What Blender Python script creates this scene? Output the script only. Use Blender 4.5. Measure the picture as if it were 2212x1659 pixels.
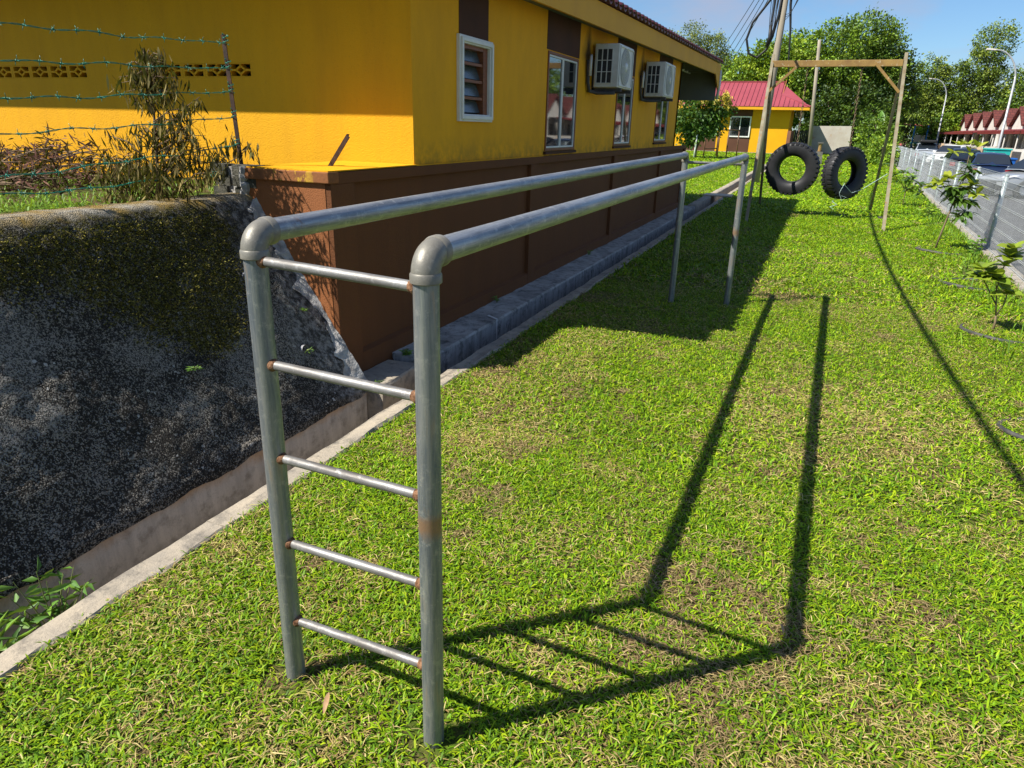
import bpy, math, random
import numpy as np
from mathutils import Vector, Matrix

for o in list(bpy.data.objects): bpy.data.objects.remove(o, do_unlink=True)
SC = bpy.context.scene
COL = SC.collection
rnd = random.Random(7)
rng = np.random.default_rng(11)
R = math.radians

# ------------------------------------------------------------------ camera
cam_d = bpy.data.cameras.new('camera'); cam = bpy.data.objects.new('camera', cam_d); COL.objects.link(cam)
yaw, pit, rol = 0.393226, 0.360965, 0.026701
fw = Vector((-math.sin(yaw)*math.cos(pit), math.cos(yaw)*math.cos(pit), -math.sin(pit)))
rt = Vector((math.cos(yaw), math.sin(yaw), 0)); up = rt.cross(fw)
r2 = rt*math.cos(rol) + up*math.sin(rol); u2 = -rt*math.sin(rol) + up*math.cos(rol)
m = Matrix((r2, u2, -fw)).transposed().to_4x4(); m.translation = (0, 0, 1.7)
cam.matrix_world = m
cam_d.sensor_width = 36; cam_d.lens = 36*1473.44/2212; cam_d.clip_start = 0.05; cam_d.clip_end = 2000
SC.camera = cam

# ------------------------------------------------------------------ world, sun, exposure
SUN_EL, SUN_AZ = R(47.9), math.atan2(-0.675, -0.60)      # azimuth measured from +Y towards +X
w = bpy.data.worlds.new('World'); SC.world = w; w.use_nodes = True
nt = w.node_tree; nt.nodes.clear()
wo = nt.nodes.new('ShaderNodeOutputWorld'); bg = nt.nodes.new('ShaderNodeBackground')
sk = nt.nodes.new('ShaderNodeTexSky'); sk.sky_type = 'NISHITA'; sk.sun_disc = False
sk.sun_elevation = SUN_EL; sk.sun_rotation = SUN_AZ; sk.air_density = 1.0; sk.dust_density = 0.4; sk.ozone_density = 2.2; sk.altitude = 60
bg.inputs['Strength'].default_value = 0.062
tc = nt.nodes.new('ShaderNodeTexCoord'); mp = nt.nodes.new('ShaderNodeMapping'); mp.inputs['Scale'].default_value = (1, 1, 2.6)
nz = nt.nodes.new('ShaderNodeTexNoise'); nz.inputs['Scale'].default_value = 5.5; nz.inputs['Detail'].default_value = 7; nz.inputs['Roughness'].default_value = 0.55
mr = nt.nodes.new('ShaderNodeMapRange'); mr.inputs['From Min'].default_value = 0.45; mr.inputs['From Max'].default_value = 0.72; mr.inputs['To Max'].default_value = 0.75
mx = nt.nodes.new('ShaderNodeMix'); mx.data_type = 'RGBA'
mx.inputs['B'].default_value = (3.9, 4.0, 5.0, 1)
tint = nt.nodes.new('ShaderNodeMix'); tint.data_type = 'RGBA'; tint.blend_type = 'MULTIPLY'; tint.inputs['Factor'].default_value = 1.0
tint.inputs['B'].default_value = (0.70, 0.90, 1.10, 1)
L = nt.links
L.new(tc.outputs['Generated'], mp.inputs['Vector']); L.new(mp.outputs['Vector'], nz.inputs['Vector'])
L.new(nz.outputs['Fac'], mr.inputs['Value']); L.new(mr.outputs['Result'], mx.inputs['Factor'])
L.new(sk.outputs['Color'], tint.inputs['A']); L.new(tint.outputs['Result'], mx.inputs['A'])
L.new(mx.outputs['Result'], bg.inputs['Color']); L.new(bg.outputs['Background'], wo.inputs['Surface'])
sd = bpy.data.lights.new('sun', 'SUN'); sd.energy = 4.8; sd.angle = R(0.5); sd.color = (1.0, 0.95, 0.86)
so = bpy.data.objects.new('sun', sd); COL.objects.link(so)
so.rotation_euler = Vector((0.675, 0.60, -1.0)).to_track_quat('-Z', 'Y').to_euler(); so.location = (-20, -18, 30)
SC.view_settings.view_transform = 'Standard'; SC.view_settings.look = 'None'
SC.view_settings.exposure = 1.0; SC.view_settings.gamma = 1.0; SC.view_settings.use_curve_mapping = False
SC.render.resolution_x = 1024; SC.render.resolution_y = 768

# ------------------------------------------------------------------ helpers: noise in numpy
def _hash(ix, iy, iz, seed):
    n = (ix*374761393 + iy*668265263 + iz*2147483647*3 + seed*1274126177) & 0xffffffff
    n = ((n ^ (n >> 13))*1274126177) & 0xffffffff
    n = n ^ (n >> 16)
    return (n & 0xffff)/65535.0
def vnoise(x, y, z=0.0, seed=0):
    x, y, z = np.broadcast_arrays(np.asarray(x, float), np.asarray(y, float), np.asarray(z, float))
    ix, iy, iz = [np.floor(a).astype(np.int64) for a in (x, y, z)]
    fx, fy, fz = x-ix, y-iy, z-iz
    fx, fy, fz = [f*f*(3-2*f) for f in (fx, fy, fz)]
    r = 0
    for dx in (0, 1):
        for dy in (0, 1):
            for dz in (0, 1):
                r = r + _hash(ix+dx, iy+dy, iz+dz, seed)*(fx if dx else 1-fx)*(fy if dy else 1-fy)*(fz if dz else 1-fz)
    return r
def fbm(x, y, z=0.0, o=3, seed=0):
    s, a, t = 0, 1.0, 0
    for i in range(o):
        k = 2.0**i; s = s + a*vnoise(np.asarray(x)*k, np.asarray(y)*k, np.asarray(z)*k, seed+i); t += a; a *= .5
    return s/t

# ------------------------------------------------------------------ helpers: objects
def tag(o, label=None, cat=None, group=None, kind=None):
    if label: o['label'] = label
    if cat: o['category'] = cat
    if group: o['group'] = group
    if kind: o['kind'] = kind
    return o
def empty(name, loc=(0, 0, 0), rz=0.0, label=None, cat=None, group=None):
    o = bpy.data.objects.new(name, None); COL.objects.link(o); o.location = loc; o.rotation_euler = (0, 0, rz)
    o.empty_display_size = 0.2
    return tag(o, label, cat, group)
def link_mesh(name, me, mats, parent=None):
    if not isinstance(mats, (list, tuple)): mats = [mats]
    if len(me.materials) == 0:
        for mm in mats: me.materials.append(mm)
    o = bpy.data.objects.new(name, me); COL.objects.link(o); o.parent = parent
    return o
def copy_tree(o, parent=None):
    c = o.copy(); COL.objects.link(c); c.parent = parent
    for ch in list(o.children): copy_tree(ch, c)
    return c

class MB:
    def __init__(s): s.v, s.f, s.m = [], [], []
    def add(s, vs, fs, mi=0):
        b = len(s.v); s.v += [tuple(v) for v in vs]; s.f += [tuple(b+i for i in f) for f in fs]; s.m += [mi]*len(fs); return s
    def box(s, x0, x1, y0, y1, z0, z1, mi=0):
        vs = [(x, y, z) for z in (z0, z1) for y in (y0, y1) for x in (x0, x1)]
        return s.add(vs, [(0, 2, 3, 1), (4, 5, 7, 6), (0, 1, 5, 4), (2, 6, 7, 3), (0, 4, 6, 2), (1, 3, 7, 5)], mi)
    def prism(s, p0, p1, w, h, upv=(0, 0, 1), mi=0):
        p0, p1 = Vector(p0), Vector(p1); d = (p1-p0).normalized(); u = Vector(upv)
        if abs(d.dot(u)) > .98: u = Vector((0, 1, 0))
        sx = d.cross(u).normalized(); sy = sx.cross(d).normalized()
        vs = [p+sx*a*w/2+sy*b*h/2 for p in (p0, p1) for a, b in ((-1, -1), (1, -1), (1, 1), (-1, 1))]
        return s.add(vs, [(3, 2, 1, 0), (4, 5, 6, 7), (0, 1, 5, 4), (1, 2, 6, 5), (2, 3, 7, 6), (3, 0, 4, 7)], mi)
    def tube(s, pts, rad, n=10, caps=True, mi=0, closed=False):
        pts = [Vector(p) for p in pts]; k = len(pts)
        rad = rad if hasattr(rad, '__len__') else [rad]*k
        rings = []; prev = None
        for i, p in enumerate(pts):
            if closed: d = pts[(i+1) % k]-pts[i-1]
            else: d = pts[min(i+1, k-1)]-pts[max(i-1, 0)]
            d.normalize()
            if prev is None:
                u = Vector((0, 0, 1)) if abs(d.z) < .9 else Vector((1, 0, 0))
                a = d.cross(u).normalized()
            else:
                a = (prev-d*prev.dot(d)).normalized()
            prev = a; b = d.cross(a)
            rings.append([p+(a*math.cos(t)+b*math.sin(t))*rad[i] for t in [2*math.pi*j/n for j in range(n)]])
        vs = [v for r_ in rings for v in r_]; fs = []
        for i in range(k if closed else k-1):
            i2 = (i+1) % k
            for j in range(n): fs.append((i*n+j, i*n+(j+1) % n, i2*n+(j+1) % n, i2*n+j))
        if caps and not closed: fs += [tuple(range(n-1, -1, -1)), tuple((k-1)*n+j for j in range(n))]
        return s.add(vs, fs, mi)
    def lathe(s, prof, n=24, axis='z', loc=(0, 0, 0), closed=False, mi=0):
        vs = []
        for r_, z in prof:
            for j in range(n):
                t = 2*math.pi*j/n; c, q = r_*math.cos(t), r_*math.sin(t)
                p = (c, q, z) if axis == 'z' else ((z, c, q) if axis == 'x' else (c, z, q))
                vs.append((p[0]+loc[0], p[1]+loc[1], p[2]+loc[2]))
        k = len(prof); fs = []
        for i in range(k if closed else k-1):
            for j in range(n): fs.append((i*n+j, i*n+(j+1) % n, ((i+1) % k)*n+(j+1) % n, ((i+1) % k)*n+j))
        return s.add(vs, fs, mi)
    def grid(s, fn, nu, nv, mi=0):
        vs = [fn(i/nu, j/nv) for j in range(nv+1) for i in range(nu+1)]
        fs = [(j*(nu+1)+i, j*(nu+1)+i+1, (j+1)*(nu+1)+i+1, (j+1)*(nu+1)+i) for j in range(nv) for i in range(nu)]
        return s.add(vs, fs, mi)
    def mesh(s, name, smooth=False):
        me = bpy.data.meshes.new(name); me.from_pydata(s.v, [], s.f); me.update()
        me.polygons.foreach_set('material_index', s.m)
        if smooth: me.polygons.foreach_set('use_smooth', [True]*len(me.polygons))
        return me
    def build(s, name, mats, parent=None, smooth=False, bevel=0.0, auto=None):
        o = link_mesh(name, s.mesh(name, smooth or bool(auto)), mats, parent)
        if auto:
            mod = o.modifiers.new('edge', 'EDGE_SPLIT'); mod.split_angle = R(auto)
        if bevel:
            mod = o.modifiers.new('bevel', 'BEVEL'); mod.width = bevel; mod.segments = 2; mod.limit_method = 'ANGLE'
        return o
def boxo(name, dims, mat, parent=None, bevel=0.0):
    return MB().box(*dims).build(name, mat, parent, bevel=bevel)

def np_mesh(name, V, F, colors=None):
    """V (n,3), F list of (m,k) int arrays"""
    me = bpy.data.meshes.new(name)
    me.vertices.add(len(V)); me.vertices.foreach_set('co', np.ascontiguousarray(V, np.float32).ravel())
    loops = np.concatenate([f.ravel() for f in F]); tot = np.concatenate([np.full(len(f), f.shape[1]) for f in F])
    start = np.concatenate([[0], np.cumsum(tot)[:-1]])
    me.loops.add(len(loops)); me.loops.foreach_set('vertex_index', loops.astype(np.int32))
    me.polygons.add(len(tot)); me.polygons.foreach_set('loop_start', start.astype(np.int32)); me.polygons.foreach_set('loop_total', tot.astype(np.int32))
    me.update(calc_edges=True); me.validate()
    if colors is not None:
        ca = me.color_attributes.new('Col', 'FLOAT_COLOR', 'POINT')
        ca.data.foreach_set('color', np.concatenate([colors, np.ones((len(colors), 1))], 1).astype(np.float32).ravel())
    return me
def nrm(a): return a/np.maximum(np.linalg.norm(a, axis=-1, keepdims=True), 1e-9)
def leaves(name, P, A, Ln, W, C, mat, parent=None, fold=0.25, side=None, curl=0.0):
    """one rhombic folded leaf per row: base P, axis A, length Ln, width W, colour C"""
    n = len(P); A = nrm(A)
    if side is None: side = rng.normal(size=(n, 3))
    S = nrm(side-(side*A).sum(1, keepdims=True)*A); N = np.cross(A, S)
    Ln = np.broadcast_to(Ln, n)[:, None]; W = np.broadcast_to(W, n)[:, None]
    mid = P+A*Ln*.45
    v = np.stack([P, mid+S*W/2+N*W*fold, P+A*Ln-N*Ln*curl, mid-S*W/2+N*W*fold], 1).reshape(-1, 3)
    i = np.arange(n)[:, None]*4
    F = np.concatenate([i+[[0, 1, 2]], i+[[0, 2, 3]]], 0)
    me = np_mesh(name, v, [F], np.repeat(C, 4, 0))
    return link_mesh(name, me, mat, parent)
def blades(name, P, A, side, Ln, W, C, mat, bend=0.35, parent=None):
    n = len(P); A = nrm(A); S = nrm(side-(side*A).sum(1, keepdims=True)*A)
    Ln = Ln[:, None]; W = W[:, None]; dn = np.array([0, 0, -1.0])
    mid = P+A*Ln*.55; tip = P+A*Ln+dn*Ln*bend
    v = np.stack([P-S*W*.4, P+S*W*.4, mid+S*W*.5, mid-S*W*.5, tip], 1).reshape(-1, 3)
    i = np.arange(n)[:, None]*5
    me = np_mesh(name, v, [i+[[0, 1, 2, 3]], i+[[3, 2, 4]]], np.repeat(C, 5, 0))
    return link_mesh(name, me, mat, parent)

# ------------------------------------------------------------------ helpers: materials
def nodes(name):
    mt = bpy.data.materials.new(name); mt.use_nodes = True; t = mt.node_tree
    b = t.nodes['Principled BSDF']; return mt, t, b
def rgba(c): return (c[0], c[1], c[2], 1)
def N(t, typ, **kw):
    n = t.nodes.new(typ)
    for k, v in kw.items():
        if k in n.inputs: n.inputs[k].default_value = v
        else: setattr(n, k, v)
    return n
def pos(t, scale=(1, 1, 1), obj=False):
    if obj: s = N(t, 'ShaderNodeTexCoord').outputs['Object']
    else: s = N(t, 'ShaderNodeNewGeometry').outputs['Position']
    mp_ = N(t, 'ShaderNodeMapping'); mp_.inputs['Scale'].default_value = scale; t.links.new(s, mp_.inputs['Vector'])
    return mp_.outputs['Vector']
def noise(t, vec, scale, detail=4, rough=0.6):
    n = N(t, 'ShaderNodeTexNoise', Scale=scale, Detail=detail, Roughness=rough); t.links.new(vec, n.inputs['Vector']); return n.outputs['Fac']
def rng_(t, fac, a, b, lo=0.0, hi=1.0):
    n = N(t, 'ShaderNodeMapRange'); n.inputs['From Min'].default_value = a; n.inputs['From Max'].default_value = b
    n.inputs['To Min'].default_value = lo; n.inputs['To Max'].default_value = hi; t.links.new(fac, n.inputs['Value']); return n.outputs['Result']
def mixc(t, fac, a, b, blend='MIX'):
    n = N(t, 'ShaderNodeMix', data_type='RGBA', blend_type=blend)
    for k, v in (('A', a), ('B', b)):
        if isinstance(v, tuple): n.inputs[k].default_value = rgba(v)
        else: t.links.new(v, n.inputs[k])
    if isinstance(fac, float): n.inputs['Factor'].default_value = fac
    else: t.links.new(fac, n.inputs['Factor'])
    return n.outputs['Result']
def math_(t, op, a, b):
    n = N(t, 'ShaderNodeMath', operation=op)
    for i, v in enumerate((a, b)):
        if isinstance(v, (int, float)): n.inputs[i].default_value = v
        else: t.links.new(v, n.inputs[i])
    return n.outputs[0]
def bump(t, b, h, strength=.4, dist=.01):
    n = N(t, 'ShaderNodeBump', Strength=strength, Distance=dist); t.links.new(h, n.inputs['Height']); t.links.new(n.outputs['Normal'], b.inputs['Normal'])
def fin(t, b, col, rough=.7, spec=.3, metal=0.0):
    if isinstance(col, tuple): b.inputs['Base Color'].default_value = rgba(col)
    else: t.links.new(col, b.inputs['Base Color'])
    if isinstance(rough, float): b.inputs['Roughness'].default_value = rough
    else: t.links.new(rough, b.inputs['Roughness'])
    b.inputs['Specular IOR Level'].default_value = spec; b.inputs['Metallic'].default_value = metal
def pm(name, c1, c2=None, scale=6.0, rough=.7, spec=.3, metal=0.0, bs=60.0, bst=.25, bd=.004, lo=.35, hi=.68, stretch=(1, 1, 1), c3=None, s3=40.0, l3=.58, h3=.7, obj=False):
    mt, t, b = nodes(name); v = pos(t, stretch, obj)
    if c2 is None: c2 = tuple(x*.8 for x in c1)
    col = mixc(t, rng_(t, noise(t, v, scale), lo, hi), c1, c2)
    if c3: col = mixc(t, rng_(t, noise(t, v, s3, 3), l3, h3), col, c3)
    fin(t, b, col, rough, spec, metal)
    if bst: bump(t, b, noise(t, v, bs, 3), bst, bd)
    return mt
def leafmat(name, trans=.35, rough=.5, spec=.3):
    mt, t, b = nodes(name); a = N(t, 'ShaderNodeVertexColor', layer_name='Col')
    fin(t, b, a.outputs['Color'], rough, spec)
    tr = N(t, 'ShaderNodeBsdfTranslucent'); mc = mixc(t, .5, a.outputs['Color'], (.25, .30, .01)); t.links.new(mc, tr.inputs['Color'])
    ms = N(t, 'ShaderNodeMixShader'); ms.inputs['Fac'].default_value = trans
    t.links.new(b.outputs[0], ms.inputs[1]); t.links.new(tr.outputs[0], ms.inputs[2])
    t.links.new(ms.outputs[0], t.nodes['Material Output'].inputs['Surface']); return mt
def leafcol(name, c1, c2, trans=.3):
    mt, t, b = nodes(name)
    oi = N(t, 'ShaderNodeObjectInfo'); col = mixc(t, oi.outputs['Random'], c1, c2); fin(t, b, col, .38, .45)
    tr = N(t, 'ShaderNodeBsdfTranslucent'); t.links.new(mixc(t, .5, col, (.3, .35, .01)), tr.inputs['Color'])
    ms = N(t, 'ShaderNodeMixShader'); ms.inputs['Fac'].default_value = trans
    t.links.new(b.outputs[0], ms.inputs[1]); t.links.new(tr.outputs[0], ms.inputs[2])
    t.links.new(ms.outputs[0], t.nodes['Material Output'].inputs['Surface']); return mt
# ------------------------------------------------------------------ materials
M = {}
def wall_paint(name, c, dirt, stain=.35):
    mt, t, b = nodes(name); v = pos(t); vs = pos(t, (2.2, 2.2, .35))
    col = mixc(t, rng_(t, noise(t, vs, 2.2, 6, .65), .42, .8, 0, stain), c, dirt)
    col = mixc(t, rng_(t, noise(t, v, 1.3, 3), .35, .75, 0, .22), col, tuple(min(1, x*1.15) for x in c))
    col = mixc(t, rng_(t, noise(t, v, 55, 3, .7), .60, .72, 0, .30), col, dirt)
    fin(t, b, col, .75, .22); bump(t, b, noise(t, v, 110, 4, .65), .6, .008); return mt
M['yellow'] = wall_paint('yellow_wall_paint', (.66, .325, .004), (.36, .165, .010))
def wall_grimy():
    mt, t, b = nodes('grimy_yellow_shade_lifted'); v = pos(t); vs = pos(t, (1.4, 1.4, .55))
    col = mixc(t, rng_(t, noise(t, vs, 1.6, 7, .7), .40, .85, 0, .55), (.78, .365, .006), (.44, .20, .010))
    col = mixc(t, rng_(t, noise(t, v, 55, 3, .7), .60, .72, 0, .25), col, (.40, .2, .02))
    sp = N(t, 'ShaderNodeSeparateXYZ'); t.links.new(N(t, 'ShaderNodeNewGeometry').outputs['Position'], sp.inputs[0])
    low = math_(t, 'MULTIPLY', rng_(t, sp.outputs['Z'], 1.38, 1.62, 1, 0), rng_(t, noise(t, v, 7, 5, .7), .40, .62))
    col = mixc(t, math_(t, 'MULTIPLY', low, .75), col, (.20, .14, .02))
    for y0 in (9.02, 11.95):         # soot that the condensers have blown on to the wall
        dy = math_(t, 'ABSOLUTE', math_(t, 'SUBTRACT', sp.outputs['Y'], y0), 0); dz = math_(t, 'ABSOLUTE', math_(t, 'SUBTRACT', sp.outputs['Z'], 2.55), 0)
        d = math_(t, 'ADD', math_(t, 'MULTIPLY', dy, 2.6), math_(t, 'MULTIPLY', dz, 1.5))
        d = math_(t, 'ADD', d, math_(t, 'MULTIPLY', noise(t, v, 5, 3), .5))
        col = mixc(t, rng_(t, d, .45, 1.0, .93, 0), col, (.02, .014, .008))
    fin(t, b, col, .75, .22); bump(t, b, noise(t, v, 150, 3, .6), .3, .006); return mt
M['yellow_side'] = wall_grimy()  # grimy yellow for the shaded side, base lightened to lift the shade
M['brown'] = wall_paint('brown_plinth_paint_shaded', (.135, .049, .016), (.07, .029, .013), .5)  # shaded copy of the plinth brown, darkness put into the colour
M['brown_lit'] = wall_paint('brown_paint_sunlit', (.26, .095, .032), (.14, .055, .022), .5)  # sunlit copy of the same brown, sunlight put into the colour
M['band'] = pm('dark_brown_band_paint', (.075, .028, .014), (.055, .022, .012), 3, .75, .2, bs=140, bst=.2)
M['fascia'] = pm('ochre_fascia_paint', (.66, .33, .012), (.58, .28, .012), 1.5, .6, .2, bst=0)
M['white'] = pm('white_window_paint', (.70, .70, .68), (.58, .58, .55), 5, .45, .4, bst=0)
M['wood'] = pm('brown_window_timber', (.23, .075, .03), (.15, .05, .022), 12, .5, .35, bst=.1, stretch=(1, 1, 6))
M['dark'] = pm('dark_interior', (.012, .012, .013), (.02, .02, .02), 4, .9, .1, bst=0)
def glass(name, c, rough=.03, spec=1.0):
    mt, t, b = nodes(name); fin(t, b, c, rough, spec); b.inputs['IOR'].default_value = 1.8; return mt
M['glass'] = glass('dark_reflective_glass', (.010, .012, .014))
M['louvre'] = glass('frosted_louvre_glass', (.06, .085, .09), .25, .7)
M['tile'] = pm('plum_roof_tile', (.13, .030, .035), (.09, .025, .035), 9, .4, .5, bst=.1)
M['soffit'] = pm('grey_soffit_sheet', (.16, .17, .15), (.12, .13, .12), 2, .7, .2, bst=0)
M['galv'] = None
def galv(name, c, dark, light, rough=.42, metal=.55, rust=0.0, stretch=(1, 1, 1), streak=9, band=False):
    mt, t, b = nodes(name); v = pos(t, stretch, True); v2 = pos(t)
    f = noise(t, v, streak, 8, .78); col = mixc(t, rng_(t, f, .40, .60), c, dark)
    col = mixc(t, rng_(t, noise(t, v2, 34, 5, .75), .54, .68, 0, .65), col, light)
    col = mixc(t, rng_(t, noise(t, v2, 5, 5, .7), .60, .74, 0, .45), col, dark)
    if rust: col = mixc(t, rng_(t, noise(t, v2, 7, 6, .75), .66-rust, .74-rust, 0, .85), col, (.20, .075, .025))
    if band:      # an old rust band part way up the pipe, and rust runs from the welds
        sp = N(t, 'ShaderNodeSeparateXYZ'); t.links.new(N(t, 'ShaderNodeNewGeometry').outputs['Position'], sp.inputs[0])
        d = math_(t, 'ABSOLUTE', math_(t, 'SUBTRACT', sp.outputs['Z'], .745), 0); d = math_(t, 'ADD', d, rng_(t, sp.outputs['X'], -.95, -1.05))
        col = mixc(t, rng_(t, math_(t, 'ADD', d, math_(t, 'MULTIPLY', noise(t, v2, 25, 4), .05)), .035, .065, .8, 0), col, (.30, .17, .085))
        for z0 in (1.33, 1.055, .78, .50, .225):
            up_ = rng_(t, sp.outputs['Z'], z0-.16, z0+.02); cut = rng_(t, sp.outputs['Z'], z0+.02, z0+.03, 1, 0)
            mk = math_(t, 'MULTIPLY', math_(t, 'MULTIPLY', up_, cut), rng_(t, noise(t, pos(t, (1, 1, .10)), 42, 2), .55, .66)); col = mixc(t, math_(t, 'MULTIPLY', mk, .6), col, (.36, .27, .18))
    fin(t, b, col, rng_(t, f, .3, .7, rough-.10, rough+.15), .5, metal); bump(t, b, noise(t, v2, 220, 3), .18, .002); return mt
M['pipe'] = galv('galvanised_pipe', (.29, .30, .285), (.135, .155, .165), (.40, .40, .36), .40, .55, .0, (16, 16, 1.2), 2.2, True)
M['rail'] = galv('galvanised_rail_pipe', (.35, .365, .38), (.165, .18, .20), (.48, .48, .46), .38, .50, .01, (16, .8, 16), 2.4)
M['rung'] = galv('bright_rung_steel', (.25, .245, .235), (.12, .11, .10), (.36, .355, .34), .50, .45, .02, (1.2, 14, 14), 2.4)
M['elbow'] = galv('grey_cast_elbow', (.215, .20, .165), (.15, .14, .115), (.28, .265, .225), .42, .25, .01)
M['rust'] = pm('rusty_weld', (.075, .032, .014), (.26, .14, .075), 90, .8, .2, bs=200, bst=.6)
M['rustiron'] = pm('rusty_angle_iron', (.020, .012, .009), (.05, .025, .015), 14, .75, .25, bs=120, bst=.4, c3=(.10, .05, .025), s3=22)
M['pvc'] = pm('green_pvc_wire', (.008, .21, .135), (.006, .13, .085), 20, .35, .5, bst=0)
def slope_mat():
    mt, t, b = nodes('mossy_black_concrete'); v = pos(t); P_ = N(t, 'ShaderNodeNewGeometry').outputs['Position']
    sp = N(t, 'ShaderNodeSeparateXYZ'); t.links.new(P_, sp.inputs[0])
    def grains(scale):
        vo = N(t, 'ShaderNodeTexVoronoi', Scale=scale); t.links.new(v, vo.inputs['Vector'])
        bw = N(t, 'ShaderNodeSeparateColor'); t.links.new(vo.outputs['Color'], bw.inputs[0]); return bw.outputs[0], vo.outputs['Distance']
    ga, gd = grains(185); gb, gd2 = grains(85)
    big = noise(t, v, 2.6, 6, .68)
    def grainy(dark, light, thr):      # pebbly cement: most grains dark, some pale; thr is a per-point share of dark grains
        f = rng_(t, math_(t, 'SUBTRACT', math_(t, 'ADD', math_(t, 'MULTIPLY', ga, .7), math_(t, 'MULTIPLY', gb, .3)), thr), -.05, .22)
        return mixc(t, f, dark, light)
    pale = rng_(t, big, .44, .66)
    for (px, py, pz, rr, k) in ((-3.12, 1.72, .74, .46, 1.0), (-3.03, 2.36, .60, .26, .9), (-2.92, 3.20, .46, .36, .9), (-3.18, 2.80, .82, .08, 1.0), (-2.82, 1.6, .3, .40, .5), (-2.80, 2.85, .30, .30, .6)):  # pale cement patches; the left one also has raking sun painted in
        vd = N(t, 'ShaderNodeVectorMath', operation='DISTANCE'); t.links.new(P_, vd.inputs[0]); vd.inputs[1].default_value = (px, py, pz)
        dd = math_(t, 'ADD', math_(t, 'DIVIDE', vd.outputs['Value'], rr), math_(t, 'MULTIPLY', math_(t, 'SUBTRACT', noise(t, v, 6.5, 6, .75), .5), 2.4))
        pale = math_(t, 'MAXIMUM', pale, rng_(t, dd, .40, 1.0, k, 0)) if k > .7 else math_(t, 'ADD', math_(t, 'MULTIPLY', pale, .8), rng_(t, dd, .40, 1.0, k*.6, 0))
    thr = rng_(t, pale, 0, 1, .66, .26)
    g = grainy((.034, .030, .025), (.30, .27, .225), thr)
    g = mixc(t, rng_(t, pale, .45, 1.0, 0, .55), g, mixc(t, rng_(t, ga, .2, .9), (.20, .19, .175), (.46, .44, .41)))
    vs = pos(t, (3.2, 3.2, .55)); g = mixc(t, rng_(t, noise(t, vs, 3.0, 5, .7), .56, .70, 0, .75), g, (.022, .021, .020))      # black run-off streaks
    # bare cement towards the building
    edge = math_(t, 'ADD', rng_(t, sp.outputs['Y'], 3.02, 3.55), math_(t, 'MULTIPLY', math_(t, 'SUBTRACT', noise(t, v, 5, 6, .75), .5), 2.0))
    g = mixc(t, rng_(t, edge, .55, .80, 0, .85), g, mixc(t, rng_(t, noise(t, v, 24, 6, .75), .42, .56), (.38, .36, .33), (.07, .066, .06)))
    spk = math_(t, 'MULTIPLY', rng_(t, gb, .972, .988), rng_(t, noise(t, v, 3.5, 3), .45, .62)); g = mixc(t, math_(t, 'MULTIPLY', spk, .75), g, (.6, .58, .54))
    mm = None
    for (px, py, pz, rr) in ((-3.40, 2.45, 1.10, .42), (-3.22, 2.62, .88, .34), (-3.05, 2.80, .64, .24), (-3.38, 3.05, 1.06, .36), (-3.38, 1.95, 1.1, .22), (-3.18, 3.0, .80, .22)):
        vd = N(t, 'ShaderNodeVectorMath', operation='DISTANCE'); t.links.new(P_, vd.inputs[0]); vd.inputs[1].default_value = (px, py, pz)
        dd = math_(t, 'ADD', math_(t, 'DIVIDE', vd.outputs['Value'], rr), math_(t, 'MULTIPLY', math_(t, 'SUBTRACT', noise(t, v, 5, 6, .75), .5), 1.8))
        f_ = rng_(t, dd, .75, 1.05, 1, 0); mm = f_ if mm is None else math_(t, 'MAXIMUM', mm, f_)
    mc = mixc(t, rng_(t, ga, .35, .95), (.030, .026, .006), (.21, .175, .022))
    g = mixc(t, math_(t, 'MULTIPLY', math_(t, 'MULTIPLY', mm, rng_(t, noise(t, v, 45, 4, .7), .40, .55)), .9), g, mc)
    crest = math_(t, 'ADD', sp.outputs['Z'], math_(t, 'MULTIPLY', noise(t, v, 9, 5), .07))
    cc = mixc(t, rng_(t, noise(t, v, 7, 4), .4, .65), (.30, .20, .055), (.36, .33, .27)); cc = mixc(t, rng_(t, noise(t, v, 60, 4), .5, .65, 0, .6), cc, (.10, .085, .05)); g = mixc(t, rng_(t, crest, 1.222, 1.245), g, cc)
    fin(t, b, g, .93, .12)
    h = math_(t, 'ADD', math_(t, 'MULTIPLY', gd, -.9), math_(t, 'ADD', math_(t, 'MULTIPLY', gd2, -.5), math_(t, 'MULTIPLY', noise(t, v, 30, 4, .7), .8))); bump(t, b, h, .9, .014); return mt
M['slope'] = slope_mat()
def conc(name, c1, c2, c3, streak=True, orange=False):
    mt, t, b = nodes(name); v = pos(t); vs = pos(t, (5, 5, .7)) if streak else v
    g = mixc(t, rng_(t, noise(t, vs, 2.6, 6, .7), .36, .64), c1, c2)
    g = mixc(t, rng_(t, noise(t, v, 11, 5, .7), .50, .70, 0, .8), g, c3)
    if orange:
        sp = N(t, 'ShaderNodeSeparateXYZ'); t.links.new(N(t, 'ShaderNodeNewGeometry').outputs['Position'], sp.inputs[0])
        e = math_(t, 'ADD', sp.outputs['Z'], math_(t, 'MULTIPLY', math_(t, 'SUBTRACT', noise(t, v, 6, 5), .5), .14))
        g = mixc(t, rng_(t, e, -.11, -.05, 0, .65), g, (.50, .29, .13))
        g = mixc(t, rng_(t, e, -.24, -.36, 0, .8), g, (.07, .058, .045))
    g = mixc(t, rng_(t, noise(t, v, 130, 3, .7), .56, .72, 0, .5), g, c3)
    fin(t, b, g, .9, .15); bump(t, b, noise(t, v, 70, 4, .7), .5, .008); return mt
M['drainwall'] = conc('stained_drain_render', (.58, .53, .47), (.42, .385, .345), (.22, .195, .165), True, True)
M['kerb'] = conc('weathered_kerb_concrete', (.40, .34, .255), (.26, .23, .19), (.12, .11, .095), False)
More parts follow.
